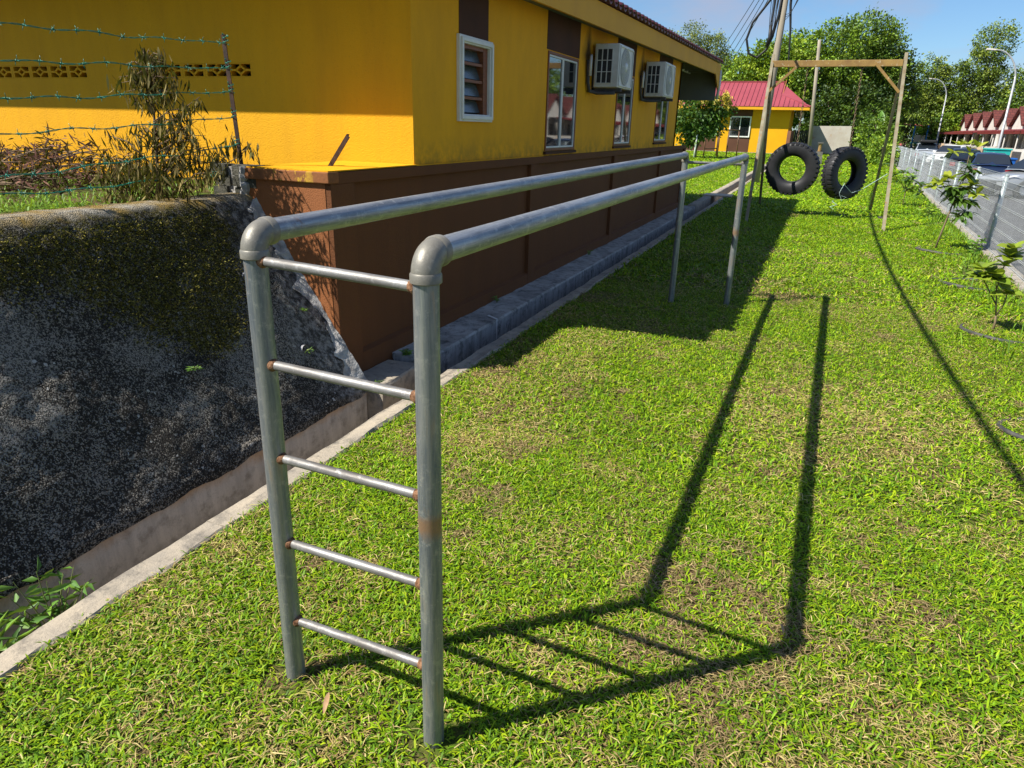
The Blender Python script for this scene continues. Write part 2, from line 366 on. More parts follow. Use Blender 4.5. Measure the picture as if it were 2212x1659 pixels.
M['ledge'] = conc('blackened_drain_concrete', (.24, .235, .22), (.44, .43, .41), (.035, .034, .032), True)
M['ledgetop'] = conc('lichened_ledge_concrete', (.46, .44, .40), (.26, .25, .225), (.05, .048, .044), False)
M['silt'] = pm('drain_silt', (.05, .042, .03), (.09, .075, .05), 5, .9, .1, bst=.5, bs=40)
M['rawbrick'] = pm('mossy_raw_brick', (.045, .045, .035), (.10, .095, .075), 8, .95, .1, bs=60, bst=.9, bd=.01, c3=(.02, .02, .015), s3=20)
M['mortar'] = pm('pale_mortar', (.40, .39, .37), (.20, .19, .18), 14, .9, .1, bs=70, bst=.8, bd=.01)
def soil():
    mt, t, b = nodes('lawn_soil_and_thatch'); v = pos(t)
    thatch = mixc(t, rng_(t, noise(t, v, 26, 5, .7), .38, .64), (.15, .105, .05), (.05, .036, .017))
    gr = mixc(t, rng_(t, noise(t, v, 34, 4, .7), .38, .64), (.035, .07, .006), (.08, .12, .01))
    col = mixc(t, rng_(t, noise(t, v, 2.4, 5, .65), .42, .60), thatch, gr)
    sp = N(t, 'ShaderNodeSeparateXYZ'); t.links.new(N(t, 'ShaderNodeNewGeometry').outputs['Position'], sp.inputs[0])
    far = mixc(t, rng_(t, noise(t, v, 3.0, 5, .75), .38, .64), (.10, .20, .008), (.15, .25, .012))
    col = mixc(t, rng_(t, sp.outputs['Y'], 5, 16), col, far)
    fin(t, b, col, .95, .1); bump(t, b, noise(t, v, 60, 4, .7), .8, .015); return mt
M['soil'] = soil()
M['terrain'] = pm('far_rough_ground', (.075, .12, .02), (.12, .13, .04), .4, .95, .1, bst=0)
M['asphalt'] = pm('grey_asphalt', (.062, .062, .063), (.085, .085, .086), .6, .85, .25, bs=90, bst=.4, c3=(.16, .16, .16), s3=70, l3=.62)
M['gravel'] = pm('gravelly_fence_footing', (.34, .31, .26), (.22, .19, .15), 9, .9, .15, bs=45, bst=1.0, bd=.02)
M['grass'] = leafmat('grass_blades', .30, .55, .25)
M['leaf'] = leafmat('tree_leaves', .25, .5, .35)
M['deadleaf'] = leafmat('dry_leaves', .12, .8, .1)
M['bark'] = pm('grey_brown_bark', (.13, .10, .07), (.08, .06, .045), 9, .9, .1, bs=30, bst=.8, bd=.02, stretch=(1, 1, .3))
M['twig'] = pm('dry_twig_bark', (.11, .075, .05), (.17, .12, .075), 25, .85, .1, bst=.3)

# ------------------------------------------------------------------ the ground
def fence_x(y): return 2.82+.048*(y-14)
tag(MB().grid(lambda u, v: (-500+1000*u, -300+1100*v, -.75), 4, 4).build('ground', M['terrain']), kind='structure')
def lawnz(x, y): return float(.016*(fbm(x*.9, y*.9, 0, 3, 3)-.5))
ys = [-2+i*.35 for i in range(60)]+[19+i*2.6 for i in range(36)]
b = MB(); nx = 14
for y in ys:
    x1 = fence_x(y)-.10
    for i in range(nx+1):
        x = -2.145+(x1+2.145)*i/nx; b.v.append((x, y, lawnz(x, y)))
for j in range(len(ys)-1):
    for i in range(nx): b.f.append((j*(nx+1)+i, j*(nx+1)+i+1, (j+1)*(nx+1)+i+1, (j+1)*(nx+1)+i)); b.m.append(0)
tag(b.build('lawn', M['soil'], smooth=True), kind='structure')
tag(MB().grid(lambda u, v: (-40+37.36*u, 16.75+93*v, 0), 4, 6).build('lawn', M['soil']), kind='structure')
tag(MB().grid(lambda u, v: (fence_x(-10+230*v)+.02+(12.25-fence_x(-10+230*v))*u if fence_x(-10+230*v) < 11 else 11+u, -10+230*v, -.30), 2, 20).build('road', M['asphalt']), kind='structure')
tag(MB().box(12.28, 60, -10, 200, -.7, -.16).build('house_forecourt', M['kerb']), kind='structure')
# raised ground behind the retaining wall, up to the yellow wall
tag(MB().grid(lambda u, v: (-12+8.46*u, -1.5+6.2*v, 1.175+.03*math.sin(5*u)*math.cos(3*v)), 8, 6).build('raised_ground', M['soil']), kind='structure')

# ------------------------------------------------------------------ drain
dr = empty('concrete_drain', (-2.38, 3, 0), 0, 'narrow open concrete drain running between lawn and building', 'drain')
def rel(o, p): o.parent = p; o.matrix_parent_inverse = Matrix.Translation(-Vector(p.location)); return o
rel(MB().box(-2.75, -2.2, -3, 60, -.62, -.44).build('channel_floor', M['silt']), dr)
def rough_strip(x0, x1, y0, y1, ztop, zbot, amp=.012, seed=0, step=.05, inner=0):
    ny = max(3, int((y1-y0)/step)); b = MB(); prof = [(x0, zbot), (x0, ztop-.012), (x0+.012, ztop), ((x0+x1)/2, ztop), (x1-.012, ztop), (x1, ztop-.012), (x1, zbot)]
    for j in range(ny+1):
        y = y0+(y1-y0)*j/ny
        for k, (x, z) in enumerate(prof):
            n1 = float(fbm(y*4+k*.15, seed*7.3+x*3, 0, 5, seed)-.5)*2; n2 = float(fbm(y*5, 9+k*.7, seed, 3, seed+5)-.5)*2
            b.v.append((x+(amp*n1*(1.4 if k > 3 else .8)), y, z+(amp*.6*n2 if z > zbot else 0)))
    K = len(prof)
    for j in range(ny):
        for k in range(K-1): b.f.append((j*K+k, (j+1)*K+k, (j+1)*K+k+1, j*K+k+1)); b.m.append(0)
    b.f += [tuple(range(K)), tuple(ny*K+k for k in range(K-1, -1, -1))]; b.m += [0, 0]
    return b
y = -3.0; k = 0
lens = [2.6, 2.3, 1.95, 1.02, 2.2, 2.6, 2.4, 2.4, 2.4, 2.4]
while y < 58:
    ln = lens[k] if k < len(lens) else 5.0
    rel(rough_strip(-2.25, -2.125, y+.004, y+ln-.004, .022, -.46, .019 if y < 15 else .02, k, .03 if y < 12 else .4).build('kerb_block', M['kerb'], smooth=False), dr); y += ln; k += 1
rel(rough_strip(-2.80, -2.625, -3, 3.69, -.03, -.5, .008, 41).build('inner_wall', M['drainwall'], smooth=False), dr)
# broken end stone and the blackened ledge at the foot of the building
rel(rough_strip(-2.80, -2.50, 3.70, 4.22, .005, -.46, .022, 50, .04).build('broken_end_block', M['kerb']), dr)
led = rel(MB().build('ledge', [M['ledge'], M['ledgetop']]), dr) if False else None
b = MB(); n = 130
for j in range(n+1):
    y = 4.30+(17.2-4.30)*j/n; e = float(fbm(y*3, 1, 0, 3, 77)-.5)
    for k, (x, z) in enumerate([(-2.50, -.46), (-2.50, .0), (-2.512, .016), (-2.62, .02), (-2.72, .024), (-2.83, .03)]):
        b.v.append((x+(.008*e if k < 3 else 0), y, z+(.006*e if k == 1 else 0)+(float(fbm(y*9, x*9, 0, 3, 5)-.4)*.03 if k > 3 else 0)))
for j in range(n):
    for k in range(5): b.f.append((j*6+k, j*6+k+1, (j+1)*6+k+1, (j+1)*6+k)); b.m.append(0 if k == 0 else 1)
b.f.append((5, 4, 3, 2, 1, 0)); b.m.append(0)
rel(b.build('ledge', [M['ledge'], M['ledgetop']], smooth=False), dr)
rel(rough_strip(-2.72, -2.52, 17.25, 58, .03, -.46, .02, 60, .4).build('far_kerb', M['kerb'], smooth=True), dr)
rel(MB().add([(-2.497, 5.60, .018), (-2.497, 5.625, .018), (-2.497, 5.62, -.3), (-2.497, 5.605, -.3)], [(0, 1, 2, 3)]).add([(-2.497, 5.60, .022), (-2.497, 5.63, .022), (-2.62, 5.70, .028), (-2.62, 5.66, .028)], [(0, 1, 2, 3)]).build('paint_drip', M['white']), dr)
tag(MB().box(-2.75, -2.0, 20.1, 20.75, .035, .065).build('plank', pm('pale_weathered_plank', (.55, .47, .36), (.42, .35, .26), 8, .8, .15)), 'pale plank laid across the drain beyond the yellow building', 'plank')

# ------------------------------------------------------------------ sloped retaining wall
rw = empty('retaining_wall', (-3.0, 2, 0), 0, 'sloped black mossy concrete retaining wall beside the drain', 'retaining wall')
def crest_x(y): return -3.43-.012*(3.67-y)
prof = [(0, -.03, 0.055), (0, 0, 0.085)]
b = MB(); NY, NU = 260, 100; y0, y1 = -1.6, 3.675
def slope_disp(y, x, z): return (fbm(y*1.8, x*1.8, z*1.8, 3, 21)-.5)*.04+(fbm(y*9, z*9, x*9, 3, 22)-.5)*.016+(fbm(y*34, z*34, x*34, 2, 23)-.5)*.008
def slope_pt(y, u):
    xc = crest_x(y)
    if u < .04: return (-2.60, -.045+u/.04*.05)
    if u < .82:
        s = (u-.04)/.78; return (-2.60+(xc+2.60)*s, .005+(1.19-.005)*s)
    a = (u-.82)/.18
    return (xc-.22*a-.008, 1.195+.035*math.sin(min(1, a*4.5)*math.pi/2))
for j in range(NY+1):
    y = y0+(y1-y0)*j/NY
    for i in range(NU+1):
        u = i/NU; x, z = slope_pt(y, u)
        d = 0.0
        low = float((fbm(y*7, 3, 0, 3, 9)-.5)*.045) if u < .06 else 0
        b.v.append((x, y, z+low))
va = np.array(b.v); dd_ = slope_disp(va[:, 1], va[:, 0], va[:, 2]); va[:, 0] += dd_*.82; va[:, 2] += dd_*.57; b.v = [tuple(q) for q in va]
for j in range(NY):
    for i in range(NU): b.f.append((j*(NU+1)+i, (j+1)*(NU+1)+i, (j+1)*(NU+1)+i+1, j*(NU+1)+i+1)); b.m.append(0)
rel(b.build('sloped_face', M['slope'], smooth=True), rw)
# underside lip that overhangs the drain
rel(MB().add([(-2.60, y0, -.03), (-2.60, y1, -.03), (-2.76, y1, -.05), (-2.76, y0, -.05)], [(0, 1, 2, 3)]).build('lip_underside', M['slope']), rw)
# raised mortar seam against the building
b = MB(); pts = []
def seam(u, v):      # irregular cement fillet between slope and building
    s = v; x = -2.61+(-3.43+2.61)*s; z = .02+1.17*s; w_ = .015+.28*float(fbm(s*11, 2, 0, 5, 91))**2.2; k = (u-.5)
    hgt = .016*(1-u)**2+.020*float(fbm(s*30, u*5, 0, 4, 93))+float(slope_disp(3.664-w_*u, x, z))-.006*u
    return (x+hgt*.78, 3.664-w_*u, z+hgt*.62+.002)
b.grid(seam, 7, 150)
rel(b.build('mortar_seam', M['mortar'], smooth=True), rw)
slope_n = Vector((1.185, 0, .83)).normalized()
for (yy, s) in ((3.33, .27), (3.23, .655)):
    x = -2.60+(crest_x(yy)+2.60)*s; z = .005+1.185*s
    c = Vector((x, yy, z)); d = (slope_n+Vector((.5, 0, -.4))).normalized(); b = MB()
    ring = [(c-d*.10)+d*.14]
    b.tube([c-d*.12, c+d*.006], .034, 16, caps=False); b.tube([c+d*.006, c-d*.12], .030, 16, caps=False)
    rel(b.build('weep_hole_pipe', pm('grey_weep_pipe%d' % int(s*100), (.30, .30, .31), (.2, .2, .2), 9, .6), smooth=True), rw)
    b = MB(); b.tube([c-d*.02, c-d*.018], .0305, 16); rel(b.build('weep_hole', M['dark']), rw)
# ------------------------------------------------------------------ main yellow building
yb = empty('yellow_building', (-2.83, 4.75, 0), 0, 'long yellow building with brown plinth and plum tiled eaves beside the drain', 'building')
def wall_holes(axis, plane, a0, a1, z0, z1, holes, depth, inward):
    """rectangular wall with recessed openings; axis 'x' = plane of constant x"""
    As = sorted({a0, a1, *[h[0] for h in holes], *[h[1] for h in holes]}); Zs = sorted({z0, z1, *[h[2] for h in holes], *[h[3] for h in holes]})
    P = (lambda a, z, d=0: (plane+inward*d, a, z)) if axis == 'x' else (lambda a, z, d=0: (a, plane+inward*d, z))
    b = MB()
    for i in range(len(As)-1):
        for j in range(len(Zs)-1):
            ca, cz = (As[i]+As[i+1])/2, (Zs[j]+Zs[j+1])/2
            if any(h[0] < ca < h[1] and h[2] < cz < h[3] for h in holes): continue
            b.add([P(As[i], Zs[j]), P(As[i+1], Zs[j]), P(As[i+1], Zs[j+1]), P(As[i], Zs[j+1])], [(0, 1, 2, 3)])
    for h in holes:
        c = [(h[0], h[2]), (h[1], h[2]), (h[1], h[3]), (h[0], h[3])]
        for k in range(4):
            p, q = c[k], c[(k+1) % 4]; b.add([P(*p), P(*q), P(*q, depth), P(*p, depth)], [(0, 1, 2, 3)])
    return b
XW = -2.83
wins = [(5.52, 6.05, 1.79, 2.33), (7.58, 8.62, 1.45, 2.47), (10.48, 11.46, 1.465, 2.46), (13.28, 14.38, 1.49, 2.47)]
rel(wall_holes('x', XW, 4.75, 15.45, 1.36, 3.25, wins, .10, -1).build('side_wall', M['yellow_side']), yb)
vents = [(-7.80, -6.23, 2.015, 2.125), (-5.59, -4.315, 2.022, 2.128)]
q_ = wall_holes('y', 4.75, -10.5, XW, 1.37, 3.25, vents, .10, 1); q_.add([(-10.5, 4.75, .9), (-3.4, 4.75, .9), (-3.4, 4.75, 1.37), (-10.5, 4.75, 1.37)], [(0, 1, 2, 3)]); rel(q_.build('end_wall', M['yellow']), yb)
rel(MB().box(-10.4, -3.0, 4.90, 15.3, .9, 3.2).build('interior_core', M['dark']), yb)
rel(MB().box(-10.4, XW, 15.30, 15.45, 1.36, 3.25).build('porch_wall', M['yellow_side']), yb)
for (y0, y1) in ((5.50, 6.06), (7.54, 8.66), (10.37, 11.49), (13.22, 14.43)):
    zt = [h for h in wins if h[0] > y0-.3 and h[1] < y1+.3][0][3]
    rel(MB().box(XW-.02, XW+.004, y0, y1, zt+.012, 3.2).build('painted_band', M['band']), yb)
# louvre window
y0, y1, z0, z1 = wins[0]
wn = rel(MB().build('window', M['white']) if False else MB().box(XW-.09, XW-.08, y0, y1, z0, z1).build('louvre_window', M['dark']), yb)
def frame_rect(plane, y0, y1, z0, z1, w, d0, d1, mat, name, parent):
    b = MB(); b.box(plane+d0, plane+d1, y0-w, y0, z0-w, z1+w); b.box(plane+d0, plane+d1, y1, y1+w, z0-w, z1+w)
    b.box(plane+d0, plane+d1, y0, y1, z1, z1+w); b.box(plane+d0, plane+d1, y0, y1, z0-w, z0)
    return rel(b.build(name, mat, bevel=.004), parent)
def relc(o, p):      # child of a part that itself hangs under the building
    o.parent = p; o.matrix_parent_inverse = p.matrix_parent_inverse.inverted() if False else Matrix.Identity(4); return o
def sub(o, part, thing): o.parent = part; o.matrix_parent_inverse = Matrix.Identity(4); return o
def srect(y0, y1, z0, z1, w, x0, x1, mat, name, part):
    b = MB(); b.box(x0, x1, y0-w, y0, z0-w, z1+w); b.box(x0, x1, y1, y1+w, z0-w, z1+w)
    b.box(x0, x1, y0, y1, z1, z1+w); b.box(x0, x1, y0, y1, z0-w, z0)
    return sub(b.build(name, mat, bevel=.004), part, yb)
srect(y0, y1, z0, z1, .060, XW-.01, XW+.030, M['white'], 'moulding', wn)
srect(y0-.012, y1+.012, z0-.012, z1+.012, .030, XW+.028, XW+.048, M['white'], 'moulding_bead', wn)
sub(MB().box(XW-.07, XW+.002, y1-.085, y1-.002, z0, z1).box(XW-.07, XW+.0, y0, y0+.022, z0, z1).box(XW-.07, XW+0, y0+.022, y1-.085, z1-.03, z1).build('timber_frame', M['wood']), wn, yb)
for i in range(3):
    zz = z0+.13+i*.135
    sub(MB().box(XW-.06, XW-.005, y0+.022, y1-.085, zz-.011, zz+.011).build('rail', M['wood']), wn, yb)
for i in range(4):
    zz = z0+.07+i*.135
    sub(MB().add([(XW-.075, y0+.022, zz+.062), (XW-.075, y1-.085, zz+.062), (XW-.03, y1-.085, zz-.055), (XW-.03, y0+.022, zz-.055)], [(0, 1, 2, 3)]).build('louvre_blade', M['louvre']), wn, yb)
# tall sliding windows
for (y0, y1, z0, z1) in wins[1:]:
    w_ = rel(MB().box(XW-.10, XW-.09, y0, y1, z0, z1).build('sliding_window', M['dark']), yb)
    srect(y0+.028, y1-.028, z0+.028, z1-.028, .028, XW-.03, XW+.014, M['wood'], 'outer_frame', w_)
    ym = (y0+y1)/2-.01
    for (a, c) in ((y0+.03, ym-.004), (ym+.004, y1-.03)):
        srect(a+.02, c-.02, z0+.05, z1-.05, .02, XW-.02, XW+.006, M['white'], 'sash_frame', w_)
        sub(MB().add([(XW-.008, a+.02, z0+.05), (XW-.008, c-.02, z0+.05), (XW-.008, c-.02, z1-.05), (XW-.008, a+.02, z1-.05)], [(0, 1, 2, 3)]).build('pane', M['glass']), w_, yb)
    rel(MB().box(XW-.02, XW+.03, y0-.03, y1+.03, z0-.035, z0-.004).build('sill', M['band']), yb)
# ventilation blocks (pierced, a diamond between triangles)
def vent_mesh(wd, ht):
    b = MB(); t = .015; dp = .06
    def bar(p, q, th=t): b.prism((p[0], dp/2, p[1]), (q[0], dp/2, q[1]), dp, th, (0, 1, 0)) if False else b.prism((p[0], dp/2, p[1]), (q[0], dp/2, q[1]), th, dp, (0, 1, 0))
    W2, H2 = wd/2, ht/2
    b.box(-W2, -W2+.022, 0, dp+.002, -H2, H2); b.box(W2-.022, W2, 0, dp+.002, -H2, H2); b.box(-W2+.022, W2-.022, 0, dp+.001, H2-.007, H2); b.box(-W2+.022, W2-.022, 0, dp+.001, -H2, -H2+.007)
    ix, iz = W2-.022, H2-.007; dx, dz = .048, .030
    for sx in (-1, 1):
        bar((sx*dx, 0), (0, dz)); bar((sx*dx, 0), (0, -dz)); bar((sx*dx, 0), (sx*ix, 0)); 
    bar((0, dz), (0, iz)); bar((0, -dz), (0, -iz))
    return b.mesh('vent_block')
vm = vent_mesh(.250, .102)
for (x0, x1, z0, z1) in vents:
    n = int(round((x1-x0)/.2585)); pw = (x1-x0)/n
    for i in range(n):
        o = link_mesh('vent_block', vm, M['yellow']); o.location = (x0+pw*(i+.5), 4.752, (z0+z1)/2); o.scale = (pw/.252, 1, (z1-z0)/.104); o.parent = yb; o.matrix_parent_inverse = Matrix.Translation(-Vector(yb.location))
# plinth with recessed panels
YP = 3.67
pl = rel(MB().box(-3.48, -2.84, YP, 4.74, -.45, 1.392).box(-10.4, -2.84, 4.76, 16.70, -.45, 1.37).build('plinth', M['brown']), yb)
pj = [(YP-.002, 3.92), (7.12, 7.32), (10.52, 10.71), (13.95, 14.17), (16.62, 16.76)]
for (a, c) in pj: sub(MB().box(-2.86, -2.797, a, c, -.45, 1.325).build('pilaster', M['brown'], bevel=.004), pl, yb)
sub(MB().box(-2.86, -2.795, YP-.004, 16.762, 1.325, 1.398).build('top_beam', M['brown'], bevel=.004), pl, yb)
for i in range(4):
    a, c = pj[i][1], pj[i+1][0]
    sub(MB().box(-2.86, -2.798, a, c, -.45, .145).build('bottom_beam', M['brown'], bevel=.004), pl, yb)
    sub(MB().box(-2.85, -2.8385, a, c, .145, 1.325).build('panel', M['brown']), pl, yb)
    sub(MB().add([(-2.799, a, .1455), (-2.799, c, .1455), (-2.838, c, .163), (-2.838, a, .163)], [(0, 1, 2, 3)]).build('panel_chamfer', M['brown']), pl, yb)
def capping_mat():
    mt, t, b = nodes('sunlit_brown_capping_with_yellow_smears'); v = pos(t); sp = N(t, 'ShaderNodeSeparateXYZ'); t.links.new(N(t, 'ShaderNodeNewGeometry').outputs['Position'], sp.inputs[0])
    col = mixc(t, rng_(t, noise(t, v, 9, 5, .7), .4, .65), (.26, .10, .035), (.17, .07, .028))  # plinth brown with sunlight put into the colour; yellow smears are paint
    k = math_(t, 'MULTIPLY', rng_(t, noise(t, pos(t, (1, 1, .5)), 9, 5, .7), .50, .54), rng_(t, math_(t, 'ABSOLUTE', math_(t, 'ADD', sp.outputs['X'], 3.08), 0), .12, .22, 1, 0))
    col = mixc(t, math_(t, 'MULTIPLY', k, .85), col, (.50, .30, .03)); fin(t, b, col, .8, .2); bump(t, b, noise(t, v, 90, 4), .4, .005); return mt
# end face capping, yellow top, raw bricks at the end
sub(MB().box(-3.50, -2.79, YP-.03, YP+.08, 1.333, 1.402).build('capping', capping_mat(), bevel=.006), pl, yb)
sub(MB().box(-3.48, -2.84, YP-.006, YP-.002, -.3, 1.332).build('sunlit_end_face', M['brown_lit']), pl, yb)  # thin sheet carrying the sunlit copy of the plinth brown
sub(MB().box(-3.49, -2.80, YP-.018, 4.745, 1.4025, 1.410).box(-2.868, -2.80, 4.745, 7.5, 1.399, 1.406).build('ledge_top', M['yellow']), pl, yb)
bm = MB().box(-.10, .10, -.05, .05, -.034, .034).mesh('brick')
for r_ in range(4):
    for c_ in range(2):
        o = link_mesh('brick', bm, M['rawbrick']); o.location = (-3.60-.0+(c_-.5)*.215*(1 if r_ % 2 else .9)+rnd.uniform(-.01, .01), YP+.05+rnd.uniform(-.008, .008), 1.162+r_*.073); o.rotation_euler = (0, rnd.uniform(-.02, .02), rnd.uniform(-.04, .04)); o.scale = (1 if c_ else .62, 1, 1)
        sub(o, pl, yb)
sub(MB().box(-3.71, -3.49, YP+.02, YP+.2, 1.05, 1.40).build('mortar_core', M['mortar']), pl, yb)
b = MB(); pts = [(-3.485+rnd.uniform(-.018, .012), YP-.012, 1.02+.39*i/16) for i in range(17)]
b.tube(pts, [.018+.022*rnd.random() for _ in pts], 6); sub(b.build('broken_render_edge', M['mortar']), pl, yb)
# roof: sloping tiled body, fascia, eave tiles
def eave_z(y): return 2.955+.0225*(y-4.0)
rf = rel(MB().add([(-2.55, 4.50, 2.93), (-3.45, 4.06, 2.93), (-10.6, 4.06, 2.93), (-10.6, 18.9, 3.2), (-2.55, 18.9, 3.25), (-6.6, 9, 4.6), (-6.6, 14, 4.6)],
     [(0, 1, 5), (1, 2, 5), (2, 3, 6, 5), (3, 4, 6), (4, 0, 5, 6)]).build('roof', M['tile']), yb)  # unseen near corner cut back to steer the eave's shadow
def fz(y): return 2.755+.0194*(y-6.44)
sub(MB().add([(-2.53, 4.5, fz(4.5)), (-2.53, 18.17, fz(18.17)), (-2.53, 18.17, fz(18.17)+.25), (-2.53, 4.5, fz(4.5)+.25), (-2.56, 4.5, fz(4.5)), (-2.56, 18.17, fz(18.17)), (-2.56, 18.17, fz(18.17)+.25), (-2.56, 4.5, fz(4.5)+.25)],
   [(0, 1, 2, 3), (5, 4, 7, 6), (0, 4, 5, 1), (3, 2, 6, 7), (0, 3, 7, 4), (1, 5, 6, 2)]).build('fascia', M['fascia']), rf, yb)
sub(MB().add([(-2.56, 4.5, fz(4.5)+.06), (-2.56, 15.3, fz(15.3)+.06), (-2.84, 15.3, fz(15.3)+.07), (-2.84, 4.5, fz(4.5)+.07)], [(0, 1, 2, 3)]).build('soffit', M['soffit']), rf, yb)
sub(MB().add([(-2.53, 18.17, fz(18.17)+.25), (-2.53, 18.17, fz(18.17)), (-2.50, 18.75, 2.62), (-2.50, 18.75, 3.22)], [(0, 1, 2, 3)]).add([(-2.56, 18.17, fz(18.17)+.25), (-2.56, 18.17, fz(18.17)), (-2.53, 18.75, 2.62), (-2.53, 18.75, 3.22)], [(3, 2, 1, 0)]).build('fascia_return', M['fascia']), rf, yb)
sub(MB().box(-9.5, -2.56, 18.70, 18.76, 2.42, 3.2).build('porch_end_board', M['soffit']), rf, yb)
sub(MB().box(-10, -2.56, 15.46, 18.69, 3.10, 3.13).build('porch_ceiling', M['soffit']), rf, yb)
for i in range(6): sub(MB().box(-10, -2.57, 15.75+i*.52, 15.80+i*.52, 3.03, 3.10).build('porch_rafter', M['soffit']), rf, yb)
for i in range(5): sub(MB().box(-3.25-i*.55, -3.21-i*.55, 15.5, 18.69, 3.02, 3.098).build('porch_batten', M['white']), rf, yb)
tb = MB(); K = 8      # one S-curved tile end, about 0.22 m wide
for k in range(K+1):
    u = k/K; yy = -.115+.23*u; zz = .028*math.sin(u*2*math.pi)+(.016 if u < .5 else 0)
    for (xx, dz) in ((.02, 0), (.02, .018), (-.22, .085), (-.22, .067)): tb.v.append((xx, yy, zz+dz))
for k in range(K):
    for q in range(4): tb.f.append((k*4+q, k*4+(q+1) % 4, (k+1)*4+(q+1) % 4, (k+1)*4+q)); tb.m.append(0)
tb.f += [(0, 3, 2, 1), (K*4, K*4+1, K*4+2, K*4+3)]; tb.m += [0, 0]
tm = tb.mesh('roof_tile', True)
yy = 4.58
while yy < 18.9:
    o = link_mesh('roof_tile', tm, M['tile']); o.location = (-2.50+.004*rnd.random(), yy, fz(yy)+.275); o.rotation_euler = (rnd.uniform(-.02, .02), 0, 0); sub(o, rf, yb); yy += .223
xx = -10.4
while xx < -2.6:
    fy = 4.03 if xx < -3.45 else 4.03+(xx+3.45)*.50
    o = link_mesh('roof_tile', tm, M['tile']); o.location = (xx, fy, 2.998); o.rotation_euler = (0, 0, -math.pi/2); o.scale = (1, 1, .42); sub(o, rf, yb); xx += .223  # unseen front tiles, flattened to soften the scalloped shadow edge
sub(MB().box(-10.6, -3.45, 4.08, 4.11, 2.868, 2.985).build('end_fascia', M['fascia']), rf, yb)  # unseen board, its height set to shape the shadow edge on the wall
sub(MB().box(-10.6, -2.56, 4.11, 4.74, 2.88, 2.90).build('added_end_soffit', M['soffit']), rf, yb)  # unseen panel added to keep sky light off the upper wall
# gutter pipe piece at the far corner
sub(MB().tube([(-2.50, 18.72, 3.1), (-2.49, 18.74, 2.75), (-2.52, 18.76, 2.45)], .035, 8).build('downpipe', M['white'], smooth=True), rf, yb)

# ------------------------------------------------------------------ air-conditioner condensers
M['acwhite'] = pm('aged_white_enamel', (.66, .66, .63), (.52, .51, .47), 4, .4, .4, bst=0, c3=(.40, .33, .22), s3=9, l3=.62, h3=.8)
M['acdark'] = pm('condenser_fins', (.03, .03, .032), (.05, .05, .05), 30, .7, .2, bst=0)
M['bracket'] = pm('dark_steel_bracket', (.05, .05, .055), (.09, .08, .075), 12, .6, .3, bst=0)
def aircon(x0, x1, y0, y1, z0, z1, label):
    a = empty('air_conditioner', ((x0+x1)/2, (y0+y1)/2, z0), 0, label, 'air conditioner', 'outdoor air conditioner units on brackets')
    rel(MB().box(x0, x1, y0, y1, z0, z1).build('casing', M['acwhite'], bevel=.012), a)
    # side grille facing the lawn's near end
    g = MB(); xm0, xm1 = x0+.035, x1-.085; g.box(xm0, xm1, y0-.004, y0+.01, z0+.05, z1-.06); rel(g.build('coil', M['acdark']), a)
    g = MB()
    for i in range(4): xx = xm0+(xm1-xm0)*i/3; g.box(xx-.006, xx+.006, y0-.012, y0-.004, z0+.05, z1-.06)
    for i in range(4): zz = z0+.05+(z1-z0-.11)*i/3; g.box(xm0, xm1, y0-.0125, y0-.0045, zz-.004, zz+.004)
    rel(g.build('side_grille', M['acwhite']), a)
    # fan side
    cy, cz, rr = y0+(y1-y0)*.44, (z0+z1)/2, (z1-z0)*.43
    f = MB()
    f.tube([(x1+.003, cy, cz), (x1+.005, cy, cz)], rr, 28); rel(f.build('fan_recess', pm('pale_fan_guard', (.42, .42, .40), (.33, .33, .31), 60, .6, .3, bst=0)), a)
    f = MB()
    for k in range(1, 7): rad = rr*k/6.3; f.tube([(x1+.012, cy+rad*math.cos(t), cz+rad*math.sin(t)) for t in [2*math.pi*j/24 for j in range(24)]], .0028, 4, closed=True)
    for k in range(8): t = math.pi*k/8; f.tube([(x1+.012, cy-rr*math.cos(t), cz-rr*math.sin(t)), (x1+.012, cy+rr*math.cos(t), cz+rr*math.sin(t))], .0028, 4)
    rel(f.build('fan_guard', M['acwhite']), a)
    f = MB(); f.lathe([(0, .02), (.045, .018), (.055, .008), (.055, 0)], 18, 'x', (x1+.008, cy, cz)); rel(f.build('fan_badge', M['acwhite'], smooth=True), a)
    f = MB(); yy0, yy1 = y0+.02, y1-.02; w_ = .018
    f.box(x1, x1+.012, yy0, yy0+w_, z0+.02, z1-.02); f.box(x1, x1+.012, yy1-w_, yy1, z0+.02, z1-.02); f.box(x1, x1+.0118, yy0+w_, yy1-w_, z1-.02-w_, z1-.02); f.box(x1, x1+.0118, yy0+w_, yy1-w_, z0+.02, z0+.02+w_)
    rel(f.build('front_rim', M['acwhite'], bevel=.003), a)
    for yy in (y0+.08, y1-.12):
        f = MB(); f.box(XW+.002, x1+.03, yy-.018, yy+.018, z0-.045, z0-.004); f.box(XW+.001, XW+.03, yy-.018, yy+.018, z0-.045, z0+.33); rel(f.build('bracket_arm', M['bracket']), a)
    rel(MB().tube([(XW+.03, y0-.22, z0+.30), (XW+.03, y0-.20, z0+.05), (XW+.04, y0-.16, z0-.05), (XW+.08, y0+.03, z0-.065), (x1-.04, y0+.04, z0-.062)], .022, 8).build('drain_hose', M['bracket'], smooth=True), a)
    rel(MB().tube([(XW+.03, y0-.12, z0+.36), (XW+.06, y0-.22, z0+.33), (XW+.06, y0-.22, z0+.12)], .018, 8).build('insulated_pipe', M['acwhite'], smooth=True), a)
    return a
aircon(-2.79, -2.47, 9.17, 9.88, 2.195, 2.70, 'aged white air conditioner on the yellow wall, nearer of the two')
aircon(-2.79, -2.47, 12.05, 12.86, 2.215, 2.735, 'aged white air conditioner on the yellow wall, farther of the two')
